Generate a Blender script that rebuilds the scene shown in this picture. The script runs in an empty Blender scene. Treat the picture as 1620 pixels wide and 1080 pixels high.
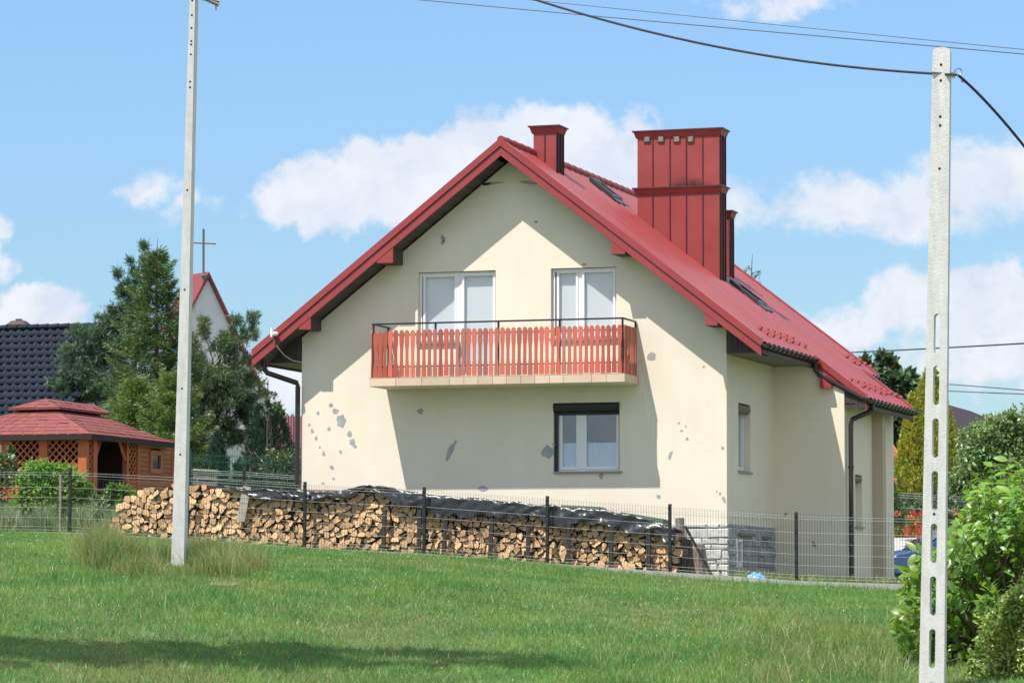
import bpy, math, random
import numpy as np
from mathutils import Vector, Matrix, noise as mnoise

random.seed(7); RNG = np.random.default_rng(7)
SC = bpy.context.scene
COL = SC.collection

# ------------------------------------------------------------------ camera
CAM = np.array([23.8758, -59.2132, -0.45466])
RV = np.array([0.94924589, 0.31452634, 0.00232802])
UV_ = np.array([0.02191698, -0.07352567, 0.99705247])
FV = np.array([-0.31377043, 0.94639693, 0.07668741])
FPX = 5268.703
cam = bpy.data.cameras.new("camera"); camo = bpy.data.objects.new("camera", cam); COL.objects.link(camo)
cam.sensor_width = 36.0; cam.lens = 36.0 * FPX / 1620.0
cam.clip_start = 0.5; cam.clip_end = 3000
cam.dof.use_dof = True; cam.dof.focus_distance = 60.0; cam.dof.aperture_fstop = 5.6
camo.matrix_world = Matrix(((RV[0], UV_[0], -FV[0], CAM[0]), (RV[1], UV_[1], -FV[1], CAM[1]),
                            (RV[2], UV_[2], -FV[2], CAM[2]), (0, 0, 0, 1)))
SC.camera = camo

# ------------------------------------------------------------------ sun, sky, exposure
SUNV = Vector((-0.44, -1.0, 2.06)).normalized()
sl = bpy.data.lights.new("sun", 'SUN'); sl.energy = 3.15; sl.angle = math.radians(0.53); sl.color = (1.0, 0.955, 0.88)
so = bpy.data.objects.new("sun", sl); COL.objects.link(so)
so.rotation_euler = SUNV.to_track_quat('Z', 'Y').to_euler()
so.location = (0, -20, 60)
SC.view_settings.view_transform = 'Standard'; SC.view_settings.look = 'None'
SC.view_settings.gamma = 1.0; SC.view_settings.use_curve_mapping = False
SC.view_settings.exposure = 0.95
SC.render.engine = 'CYCLES'
SC.cycles.use_denoising = True
SC.cycles.max_bounces = 8; SC.cycles.transparent_max_bounces = 24
SC.cycles.sample_clamp_indirect = 6.0

def make_world():
    w = bpy.data.worlds.new("World"); SC.world = w; w.use_nodes = True
    nt = w.node_tree; N = nt.nodes; L = nt.links; N.clear()
    def nd(t, **k):
        n = N.new(t)
        for a, b in k.items(): setattr(n, a, b)
        return n
    def mth(op, a, b=None, c=None):
        n = nd('ShaderNodeMath', operation=op)
        for i, x in enumerate((a, b, c)):
            if x is None: continue
            if isinstance(x, (int, float)): n.inputs[i].default_value = x
            else: L.new(x, n.inputs[i])
        return n.outputs[0]
    def vmath(op, a, b=None):
        n = nd('ShaderNodeVectorMath', operation=op)
        for i, x in enumerate((a, b)):
            if x is None: continue
            if isinstance(x, tuple): n.inputs[i].default_value = x
            else: L.new(x, n.inputs[i])
        return n
    out = nd('ShaderNodeOutputWorld'); bg = nd('ShaderNodeBackground'); L.new(bg.outputs[0], out.inputs[0])
    sky = nd('ShaderNodeTexSky', sky_type='NISHITA')
    sky.sun_disc = False; sky.sun_elevation = math.radians(62.0); sky.sun_rotation = math.atan2(SUNV.x, SUNV.y)
    sky.altitude = 350; sky.air_density = 1.0; sky.dust_density = 0.15; sky.ozone_density = 2.2
    tc = nd('ShaderNodeTexCoord')
    sep = nd('ShaderNodeSeparateXYZ'); L.new(tc.outputs['Generated'], sep.inputs[0])
    X, Y, Z = sep.outputs
    az = mth('MULTIPLY', mth('ARCTAN2', X, Y), 57.29578)
    el = mth('MULTIPLY', mth('ARCSINE', Z), 57.29578)
    comb = nd('ShaderNodeCombineXYZ'); L.new(az, comb.inputs[0]); L.new(el, comb.inputs[1])
    # wispy edges: warp the angular position with noise
    def noise(scale, detail, rough, vec, off=0.0):
        n = nd('ShaderNodeTexNoise'); n.inputs['Scale'].default_value = scale; n.inputs['Detail'].default_value = detail
        n.inputs['Roughness'].default_value = rough
        v = vmath('ADD', vec, (off, off * .7, off * .3)).outputs[0] if off else vec
        L.new(v, n.inputs['Vector']); return n
    n1 = noise(0.75, 8, 0.62, comb.outputs[0])
    warp = vmath('MULTIPLY', vmath('SUBTRACT', n1.outputs['Color'], (.5, .5, .5)).outputs[0], (1.7, 1.25, 0))
    P = vmath('ADD', comb.outputs[0], warp.outputs[0]).outputs[0]
    blobs = CLOUD_BLOBS
    dens = None
    for (a, e, ra, re, s) in blobs:
        d = vmath('MULTIPLY', vmath('SUBTRACT', P, (a, e, 0)).outputs[0], (1 / ra, 1 / re, 0))
        ln = vmath('LENGTH', d.outputs[0]).outputs['Value']
        v = mth('MULTIPLY', mth('SUBTRACT', 1.0, ln), s)
        dens = v if dens is None else mth('SMOOTH_MAX', dens, v, 0.1)
    # unseen cumulus over the rest of the sky, cover raised to brighten shaded walls
    n2 = noise(3.2, 8, 0.55, tc.outputs['Generated'], 3.7)
    other = mth('MULTIPLY', mth('SUBTRACT', n2.outputs['Fac'], 0.42), 5.0)
    da = mth('ABSOLUTE', mth('SUBTRACT', az, -18.3))
    outside = nd('ShaderNodeMapRange', interpolation_type='SMOOTHSTEP'); outside.inputs['From Min'].default_value = 9.5
    outside.inputs['From Max'].default_value = 16
    L.new(mth('ADD', da, mth('MULTIPLY', mth('MAXIMUM', mth('SUBTRACT', el, 9), 0), 1.5)), outside.inputs['Value'])
    other = mth('SUBTRACT', mth('MULTIPLY', mth('ADD', other, 1.0), outside.outputs[0]), 1.0)
    dens = mth('MAXIMUM', dens, other)
    n3 = noise(1.5, 10, 0.66, comb.outputs[0], 11.0)
    dens = mth('ADD', dens, mth('MULTIPLY', mth('SUBTRACT', n3.outputs['Fac'], 0.5), 1.0))
    mr = nd('ShaderNodeMapRange', interpolation_type='SMOOTHSTEP')
    mr.inputs['From Min'].default_value = 0.0; mr.inputs['From Max'].default_value = 0.42
    mr.inputs['To Max'].default_value = 0.92
    L.new(dens, mr.inputs['Value'])
    n4 = noise(0.9, 6, 0.6, P, 5.0)
    cr = nd('ShaderNodeValToRGB'); L.new(n4.outputs['Fac'], cr.inputs[0])
    cr.color_ramp.elements[0].position = .35; cr.color_ramp.elements[0].color = (3.75, 4.1, 4.75, 1)
    cr.color_ramp.elements[1].position = .62; cr.color_ramp.elements[1].color = (4.7, 4.85, 5.1, 1)
    tint = nd('ShaderNodeMix', data_type='RGBA', blend_type='MULTIPLY'); tint.inputs[0].default_value = 1
    L.new(sky.outputs[0], tint.inputs[6]); tint.inputs[7].default_value = SKY_TINT
    hz = nd('ShaderNodeMapRange', interpolation_type='SMOOTHSTEP'); hz.inputs['From Min'].default_value = -2; hz.inputs['From Max'].default_value = 16
    hz.inputs['To Min'].default_value = .62; hz.inputs['To Max'].default_value = 1.12; L.new(el, hz.inputs['Value'])
    sc = vmath('SCALE', tint.outputs[2]); L.new(hz.outputs[0], sc.inputs['Scale'])
    mx = nd('ShaderNodeMix', data_type='RGBA'); L.new(mr.outputs[0], mx.inputs[0])
    L.new(sc.outputs[0], mx.inputs[6]); L.new(cr.outputs[0], mx.inputs[7])
    L.new(mx.outputs[2], bg.inputs[0]); bg.inputs[1].default_value = 0.1
    w.cycles.sampling_method = 'MANUAL'; w.cycles.sample_map_resolution = 512

def ray(px, py): return FV + RV * ((px - 810) / FPX) + UV_ * ((540 - py) / FPX)
def azel(px, py):
    d = ray(px, py); d = d / np.linalg.norm(d)
    return math.degrees(math.atan2(d[0], d[1])), math.degrees(math.asin(d[2]))
CLOUD_BLOBS = []
for (px, py, rx, ry, s) in [
        (520, 310, 120, 60, 1.2), (640, 282, 140, 74, 1.3), (760, 268, 130, 88, 1.4), (890, 252, 150, 92, 1.4), (1000, 262, 80, 80, 1.2), (700, 318, 190, 40, 1.0),
        (55, 492, 95, 48, 1.2), (-4, 372, 34, 38, .75), (-4, 415, 36, 24, .6), (232, 302, 60, 36, .42), (300, 330, 60, 30, .3),
        (1330, 320, 115, 60, .8), (1440, 325, 150, 64, .7), (1570, 285, 130, 74, .75), (1420, 365, 120, 30, .5),
        (1440, 480, 100, 62, 1.1), (1550, 480, 140, 75, 1.2), (1340, 525, 70, 45, .8), (1560, 560, 160, 60, .8), (1640, 540, 100, 90, 1.0),
        (440, 600, 80, 70, 1.0), (1165, 310, 60, 50, .4), (1250, 5, 120, 26, .5)]:
    a, e = azel(px, py)
    CLOUD_BLOBS.append((a, e, rx / FPX * 57.3 * 1.12, ry / FPX * 57.3 * 1.05, s))
SKY_TINT = (0.66, 0.772, 0.85, 1)
make_world()

# ------------------------------------------------------------------ placement helpers (photo measurements -> metres)
def at_depth(px, py, d): return CAM + ray(px, py) * d
def at_plane(px, py, ax, val):
    r = ray(px, py); return CAM + r * ((val - CAM[ax]) / r[ax])

FENCE_Y = -2.2
_ft = [(0, 840), (180, 844), (482, 866), (676, 876), (866, 891), (1060, 905), (1152, 911), (1260, 919), (1440, 925)]
_fg = [(0, 845), (180, 849), (482, 871), (676, 881), (830, 892), (1060, 915), (1152, 924), (1260, 931), (1440, 937)]
_p = [at_plane(a, b, 1, FENCE_Y) for a, b in _ft]; FTX = [q[0] for q in _p]; FTZ = [q[2] for q in _p]
_p = [at_plane(a, b, 1, FENCE_Y) for a, b in _fg]; FGX = [q[0] for q in _p]; FGZ = [q[2] for q in _p]
FTX = [-40] + FTX + [20]; FTZ = [FTZ[0] + .35] + FTZ + [FTZ[-1] - .12]
FGX = [-40] + FGX + [20]; FGZ = [FGZ[0] + .35] + FGZ + [FGZ[-1] - .12]
def ftop(x): return np.interp(x, FTX, FTZ)
def GZ(x, y):
    x = np.asarray(x, float); y = np.asarray(y, float)
    t = np.maximum(FENCE_Y - y, 0)
    front = np.interp(x, FGX, FGZ) - (1.9 / (1 + np.exp(-(t - 19) / 5.0)) - 1.9 / (1 + math.exp(19 / 5.0)))
    b = np.clip((y - FENCE_Y) / 1.2, 0, 1)
    back = np.interp(x, FTX, FTZ) - .06 + np.clip(y - FENCE_Y, 0, 40) * .018 * np.clip((2 - x) / 10, 0, 1)
    far = np.clip((y - 60) / 240, 0, 1); back = back * (1 - far) + far * 0.6
    return front * (1 - b) + back * b
def gz(x, y): return float(GZ(x, y))
def on_ground(px, py, lo=25, hi=70):
    r = ray(px, py)
    ds = np.linspace(lo, hi, 2000); P = CAM[None] + r[None] * ds[:, None]
    g = P[:, 2] - GZ(P[:, 0], P[:, 1]); k = np.argmax(g < 0) if (g < 0).any() else len(ds) - 1
    return P[k]

# ------------------------------------------------------------------ materials
def mat(name, c, rough=.6, metal=0., c2=None, vs=3., vdet=4, bump=0., bs=40., rnd=0., spec=.5, isl=0., lo=.35, hi=.65, stretch=None, coat=0.):
    m = bpy.data.materials.new(name); m.use_nodes = True
    nt = m.node_tree; N = nt.nodes; L = nt.links
    b = N['Principled BSDF']; b.inputs['Roughness'].default_value = rough; b.inputs['Metallic'].default_value = metal
    b.inputs['Specular IOR Level'].default_value = spec
    if coat: b.inputs['Coat Weight'].default_value = coat; b.inputs['Coat Roughness'].default_value = .15
    tc = N.new('ShaderNodeTexCoord'); vec = tc.outputs['Object']
    if stretch:
        mp = N.new('ShaderNodeMapping'); mp.inputs['Scale'].default_value = stretch; L.new(vec, mp.inputs[0]); vec = mp.outputs[0]
    col = None
    if c2 is not None:
        n = N.new('ShaderNodeTexNoise'); n.inputs['Scale'].default_value = vs; n.inputs['Detail'].default_value = vdet
        n.inputs['Roughness'].default_value = .6; L.new(vec, n.inputs['Vector'])
        r = N.new('ShaderNodeValToRGB'); r.color_ramp.elements[0].position = lo; r.color_ramp.elements[1].position = hi
        r.color_ramp.elements[0].color = (*c, 1); r.color_ramp.elements[1].color = (*c2, 1)
        L.new(n.outputs['Fac'], r.inputs[0]); col = r.outputs[0]
    for amt, src in ((rnd, 'o'), (isl, 'i')):
        if not amt: continue
        if src == 'o': s = N.new('ShaderNodeObjectInfo').outputs['Random']
        else: s = N.new('ShaderNodeNewGeometry').outputs['Random Per Island']
        mr = N.new('ShaderNodeMapRange'); mr.inputs['To Min'].default_value = 1 - amt; mr.inputs['To Max'].default_value = 1 + amt
        L.new(s, mr.inputs['Value'])
        hs = N.new('ShaderNodeHueSaturation'); L.new(mr.outputs[0], hs.inputs['Value'])
        m2 = N.new('ShaderNodeMapRange'); m2.inputs['From Max'].default_value = 1; m2.inputs['To Min'].default_value = .5 - amt * .02; m2.inputs['To Max'].default_value = .5 + amt * .02
        fr = N.new('ShaderNodeMath'); fr.operation = 'FRACT'; ml = N.new('ShaderNodeMath'); ml.operation = 'MULTIPLY'; ml.inputs[1].default_value = 7.31
        L.new(s, ml.inputs[0]); L.new(ml.outputs[0], fr.inputs[0]); L.new(fr.outputs[0], m2.inputs['Value']); L.new(m2.outputs[0], hs.inputs['Hue'])
        if col is None: hs.inputs['Color'].default_value = (*c, 1)
        else: L.new(col, hs.inputs['Color'])
        col = hs.outputs[0]
    if col is None: b.inputs['Base Color'].default_value = (*c, 1)
    else: L.new(col, b.inputs['Base Color'])
    if bump:
        n = N.new('ShaderNodeTexNoise'); n.inputs['Scale'].default_value = bs; n.inputs['Detail'].default_value = 5; L.new(vec, n.inputs['Vector'])
        bp = N.new('ShaderNodeBump'); bp.inputs['Strength'].default_value = bump; bp.inputs['Distance'].default_value = .02
        L.new(n.outputs['Fac'], bp.inputs['Height']); L.new(bp.outputs[0], b.inputs['Normal'])
    return m

def leafmat(name, c, c2, vs=.9, isl=.35, trans=.35, gloss=.06, rough=.45):
    m = bpy.data.materials.new(name); m.use_nodes = True
    nt = m.node_tree; N = nt.nodes; L = nt.links; N.clear()
    out = N.new('ShaderNodeOutputMaterial')
    tc = N.new('ShaderNodeTexCoord'); n = N.new('ShaderNodeTexNoise'); n.inputs['Scale'].default_value = vs; n.inputs['Detail'].default_value = 3
    L.new(tc.outputs['Object'], n.inputs['Vector'])
    r = N.new('ShaderNodeValToRGB'); r.color_ramp.elements[0].position = .36; r.color_ramp.elements[1].position = .64
    r.color_ramp.elements[0].color = (*c, 1); r.color_ramp.elements[1].color = (*c2, 1); L.new(n.outputs['Fac'], r.inputs[0])
    g = N.new('ShaderNodeNewGeometry'); oi = N.new('ShaderNodeObjectInfo')
    ad = N.new('ShaderNodeMath'); ad.operation = 'ADD'; L.new(g.outputs['Random Per Island'], ad.inputs[0]); L.new(oi.outputs['Random'], ad.inputs[1])
    fr = N.new('ShaderNodeMath'); fr.operation = 'FRACT'; L.new(ad.outputs[0], fr.inputs[0])
    mr = N.new('ShaderNodeMapRange'); mr.inputs['To Min'].default_value = 1 - isl; mr.inputs['To Max'].default_value = 1 + isl; L.new(fr.outputs[0], mr.inputs['Value'])
    ml = N.new('ShaderNodeMath'); ml.operation = 'MULTIPLY'; ml.inputs[1].default_value = 5.77; L.new(fr.outputs[0], ml.inputs[0])
    f2 = N.new('ShaderNodeMath'); f2.operation = 'FRACT'; L.new(ml.outputs[0], f2.inputs[0])
    mh = N.new('ShaderNodeMapRange'); mh.inputs['To Min'].default_value = .48; mh.inputs['To Max'].default_value = .52; L.new(f2.outputs[0], mh.inputs['Value'])
    hs = N.new('ShaderNodeHueSaturation'); L.new(mr.outputs[0], hs.inputs['Value']); L.new(mh.outputs[0], hs.inputs['Hue']); L.new(r.outputs[0], hs.inputs['Color'])
    df = N.new('ShaderNodeBsdfDiffuse'); tr = N.new('ShaderNodeBsdfTranslucent'); gl = N.new('ShaderNodeBsdfGlossy'); gl.inputs['Roughness'].default_value = rough
    gl.inputs['Color'].default_value = (1, 1, 1, 1)
    L.new(hs.outputs[0], df.inputs[0])
    h2 = N.new('ShaderNodeHueSaturation'); h2.inputs['Value'].default_value = 1.35; h2.inputs['Hue'].default_value = .485; L.new(hs.outputs[0], h2.inputs['Color']); L.new(h2.outputs[0], tr.inputs[0])
    m1 = N.new('ShaderNodeMixShader'); m1.inputs[0].default_value = trans; L.new(df.outputs[0], m1.inputs[1]); L.new(tr.outputs[0], m1.inputs[2])
    m2 = N.new('ShaderNodeMixShader'); m2.inputs[0].default_value = gloss; L.new(m1.outputs[0], m2.inputs[1]); L.new(gl.outputs[0], m2.inputs[2])
    L.new(m2.outputs[0], out.inputs[0]); return m

def glassmat(name, ior=1.7, tint=(.86, .92, 1)):
    m = bpy.data.materials.new(name); m.use_nodes = True
    nt = m.node_tree; N = nt.nodes; L = nt.links; N.clear()
    out = N.new('ShaderNodeOutputMaterial'); t = N.new('ShaderNodeBsdfTransparent'); t.inputs[0].default_value = (*tint, 1)
    g = N.new('ShaderNodeBsdfGlossy'); g.inputs['Roughness'].default_value = .02
    lw = N.new('ShaderNodeLayerWeight'); pw = N.new('ShaderNodeMath'); pw.operation = 'POWER'; pw.inputs[1].default_value = 4.0
    L.new(lw.outputs['Facing'], pw.inputs[0]); f0 = ((ior - 1) / (ior + 1)) ** 2
    f = N.new('ShaderNodeMapRange'); f.inputs['To Min'].default_value = f0; f.inputs['To Max'].default_value = 1; L.new(pw.outputs[0], f.inputs['Value'])
    mx = N.new('ShaderNodeMixShader'); L.new(f.outputs[0], mx.inputs[0]); L.new(t.outputs[0], mx.inputs[1]); L.new(g.outputs[0], mx.inputs[2])
    L.new(mx.outputs[0], out.inputs[0]); return m

STUCCO = mat('cream_stucco', (.83, .755, .62), .9, c2=(.79, .715, .58), vs=.9, vdet=6, bump=.14, bs=55, spec=.2)
def streak(m, amt=.10, sc=2.2, stretch=(1.6, 1.6, .16)):
    nt = m.node_tree; N = nt.nodes; L = nt.links; b = N['Principled BSDF']; src = b.inputs['Base Color'].links[0].from_socket
    tc = N.new('ShaderNodeTexCoord'); mp = N.new('ShaderNodeMapping'); mp.inputs['Scale'].default_value = stretch; L.new(tc.outputs['Object'], mp.inputs[0])
    n = N.new('ShaderNodeTexNoise'); n.inputs['Scale'].default_value = sc; n.inputs['Detail'].default_value = 8; n.inputs['Roughness'].default_value = .65; L.new(mp.outputs[0], n.inputs['Vector'])
    mr = N.new('ShaderNodeMapRange'); mr.inputs['From Min'].default_value = .3; mr.inputs['From Max'].default_value = .62; mr.inputs['To Min'].default_value = 1 - amt; mr.inputs['To Max'].default_value = 1
    L.new(n.outputs['Fac'], mr.inputs['Value']); hs = N.new('ShaderNodeHueSaturation'); L.new(mr.outputs[0], hs.inputs['Value']); L.new(src, hs.inputs['Color']); L.new(hs.outputs[0], b.inputs['Base Color'])
streak(STUCCO, .03)
PATCH = mat('grey_filler', (.33, .335, .345), .95, c2=(.42, .42, .425), vs=9, bump=.3, bs=60, spec=.2)
DRIP = mat('lime_drip', (.85, .85, .82), .9)
RED = mat('red_coated_steel', (.31, .045, .046), .36, c2=(.34, .053, .054), vs=1.3, spec=.5, bump=.02, bs=6)
REDROOF = mat('red_roof_sheet', (.29, .046, .046), .40, c2=(.37, .068, .066), vs=2.0, vdet=7, spec=.42, bump=.03, bs=5, stretch=(.35, 2.2, .35), lo=.3, hi=.7)
REDCH = mat('red_chimney_sheet', (.34, .060, .056), .42, c2=(.29, .048, .044), vs=1.6, rnd=.08, bump=.05, bs=3.5)
BROWN = mat('dark_brown_metal', (.030, .020, .018), .32)
CAPD = mat('dark_red_cap', (.10, .030, .034), .4, c2=(.06, .03, .03), vs=5)
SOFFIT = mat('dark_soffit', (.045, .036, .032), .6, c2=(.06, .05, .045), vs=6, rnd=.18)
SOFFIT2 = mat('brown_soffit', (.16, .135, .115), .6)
WHITE = mat('white_pvc', (.80, .81, .82), .35)
BLIND = mat('roller_blind', (.84, .85, .84), .8, c2=(.80, .82, .82), vs=2.5)
CURTAIN = mat('lace_curtain', (.88, .90, .92), .9)
BLACK = mat('black_plastic', (.012, .012, .014), .4)
GLASS = glassmat('window_glass', 1.6, (.95, .97, .98))
GLASSD = glassmat('sky_glass', 2.1, (.86, .9, .96))
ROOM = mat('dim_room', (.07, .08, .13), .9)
TILEB = mat('beige_tile', (.62, .46, .34), .5, c2=(.68, .52, .40), vs=3, rnd=.12)
GROUT = mat('tile_grout', (.30, .25, .21), .9)
PICKET = mat('red_stained_picket', (.54, .115, .075), .65, c2=(.46, .14, .09), vs=2.2, rnd=.30, stretch=(8, 8, 1.2), lo=.4, hi=.75)
PICKETF = mat('faded_picket', (.38, .15, .12), .75, c2=(.48, .14, .09), vs=2.2, rnd=.25, stretch=(8, 8, 1.2))
STONE = mat('pale_stone', (.66, .65, .63), .85, c2=(.50, .49, .48), vs=7, bump=.6, bs=14, rnd=.14)
STONER = mat('reddish_stone', (.40, .27, .23), .85, c2=(.48, .38, .34), vs=7, bump=.6, bs=14, rnd=.1)
STONED = mat('grey_stone', (.28, .29, .32), .85, c2=(.38, .39, .41), vs=7, bump=.6, bs=14, rnd=.16)
MORTAR = mat('mortar', (.32, .31, .30), .95)
CONC = mat('pole_concrete', (.76, .75, .73), .85, c2=(.64, .63, .61), vs=9, bump=.25, bs=50, lo=.3, hi=.8)
streak(CONC, .16, 3.0, (4, 4, .5))
CONC2 = mat('kerb_concrete', (.36, .35, .335), .9, c2=(.46, .45, .43), vs=5, bump=.3, bs=30, rnd=.08)
FEN = mat('anthracite_paint', (.022, .023, .026), .4)
WIREH = mat('sunlit_wire', (.42, .42, .42), .4, metal=.3)  # sun glint along the horizontal wires put into a paler colour
WIREV = mat('silhouette_wire', (.06, .063, .066), .6, spec=.2)  # same wire upright, its dark look against the sunny wall put into the colour
GREENF = mat('green_fence_paint', (.015, .075, .06), .4)
LOGEND = mat('split_wood', (.72, .475, .265), .85, c2=(.56, .315, .14), vs=11, rnd=.30, bump=.4, bs=40, lo=.35, hi=.75, stretch=(1, .25, 1))
LOGSIDE = mat('log_bark', (.20, .135, .085), .95, c2=(.09, .065, .05), vs=14, rnd=.3, bump=.6, bs=30)
WOODG = mat('grey_timber', (.20, .175, .145), .9, c2=(.30, .27, .23), vs=6, bump=.4, bs=20, stretch=(6, 6, .8))
WOODP = mat('pale_timber', (.46, .42, .36), .85, c2=(.36, .32, .27), vs=5, stretch=(5, 5, .8))
STAKE = mat('dark_stake', (.028, .025, .026), .75, c2=(.05, .043, .04), vs=8, stretch=(6, 6, .8))
TARP = mat('black_foil', (.012, .013, .016), .32, spec=.8, bump=.45, bs=5, stretch=(1, 1, .5), c2=(.022, .025, .030), vs=4)
GREENB = mat('green_board', (.10, .17, .12), .8, c2=(.14, .2, .15), vs=4)
BLUEF = mat('blue_foil', (.13, .36, .72), .4, bump=.6, bs=14, c2=(.25, .5, .82), vs=9)
WOODGZ = mat('orange_stained_wood', (.46, .125, .036), .6, c2=(.38, .098, .030), vs=4, rnd=.14, stretch=(2, 2, 2))
WOODPL = mat('brown_planks', (.32, .10, .036), .65, c2=(.38, .13, .048), vs=3, rnd=.2, stretch=(1, .3, 6))
DARKIN = mat('inside_shade_tone', (.03, .018, .012), .9)  # shade inside the gazebo put into the near-black colour of its inner faces
SHING = mat('red_shingle', (.25, .070, .064), .9, c2=(.20, .056, .050), vs=9, rnd=.1, bump=.5, bs=60)
BTILE = mat('blue_black_tile', (.008, .014, .027), .65, rnd=.15, c2=(.010, .018, .032), vs=2, spec=.2)
WHITEW = mat('white_render', (.74, .75, .77), .9, c2=(.68, .69, .71), vs=1.2)
GREYW = mat('grey_render', (.42, .43, .46), .9, c2=(.36, .37, .4), vs=1.2)
MAROON = mat('maroon_sheet', (.13, .026, .032), .5, rnd=.05)
OTILE = mat('orange_tile', (.42, .14, .075), .8, c2=(.30, .10, .06), vs=6, rnd=.2)
DROOF = mat('dark_plum_roof', (.035, .022, .035), .6)
STEEL = mat('galvanised', (.33, .34, .35), .4, metal=.7)
CROSSM = mat('grey_steel', (.16, .17, .19), .5, metal=.3)
CABLE = mat('cable_black', (.02, .022, .026), .5)
CABLEG = mat('cable_grey', (.10, .11, .13), .5)
CABLEW = mat('cable_white', (.6, .58, .54), .5)
CARP = mat('blue_car_paint', (.03, .085, .22), .25, coat=.6)
RUBBER = mat('rubber', (.02, .02, .02), .8)
LAMPG = mat('lamp_lens', (.55, .56, .58), .15)
BARK = mat('bark', (.10, .075, .055), .95, c2=(.16, .125, .10), vs=8, bump=.6, bs=20)
BARKP = mat('pine_bark', (.22, .13, .085), .95, c2=(.14, .09, .06), vs=8, bump=.6, bs=20)
SPRUCE = leafmat('spruce_needles', (.055, .125, .034), (.115, .20, .048), 1.0, .4, .2)
PINE = leafmat('pine_needles', (.058, .135, .070), (.105, .20, .10), 1.0, .4, .2)
THUJA = leafmat('blue_thuja', (.025, .068, .044), (.042, .10, .06), 1.5, .4, .2)
THUJAY = leafmat('gold_thuja', (.27, .32, .025), (.42, .42, .045), 1.2, .4, .3)
DARKL = leafmat('dark_leaves', (.042, .092, .034), (.08, .14, .05), .8, .45, .25)
MIDL = leafmat('mid_leaves', (.065, .15, .035), (.11, .21, .055), .8, .4, .3)
GREYL = leafmat('grey_leaves', (.13, .24, .065), (.21, .32, .105), .8, .4, .3)
BRIGHTL = leafmat('bright_leaves', (.095, .225, .022), (.15, .29, .035), 1.2, .4, .4)
WALNUT = leafmat('broad_leaves', (.14, .29, .032), (.22, .38, .05), 1.3, .35, .42, .05, .4)
OLIVE = leafmat('olive_leaves', (.20, .34, .06), (.38, .45, .10), 2, .4, .35)
GRASS = leafmat('lawn_blades', (.085, .26, .055), (.205, .36, .085), .75, .45, .4, .03)
GRASSD = leafmat('dry_blades', (.42, .35, .17), (.26, .30, .09), 1.6, .35, .35, .03)
GRASST = leafmat('tall_blades', (.12, .25, .055), (.30, .32, .12), 1.3, .35, .35, .03)
WEED = leafmat('grey_green_weeds', (.16, .26, .11), (.25, .31, .16), 1.5, .35, .35, .03)
PINKF = leafmat('pink_petals', (.55, .05, .10), (.70, .16, .12), 3, .3, .3, .03)
WHITEF = leafmat('white_petals', (.7, .7, .6), (.75, .75, .65), 3, .15, .2, .03)
SOIL = mat('soil', (.20, .155, .105), .95, c2=(.30, .24, .165), vs=3, bump=.5, bs=20)
PAVE = mat('pale_paving', (.50, .48, .45), .9, c2=(.42, .40, .38), vs=2)
POTM = mat('orange_pot', (.50, .10, .03), .6)

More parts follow.
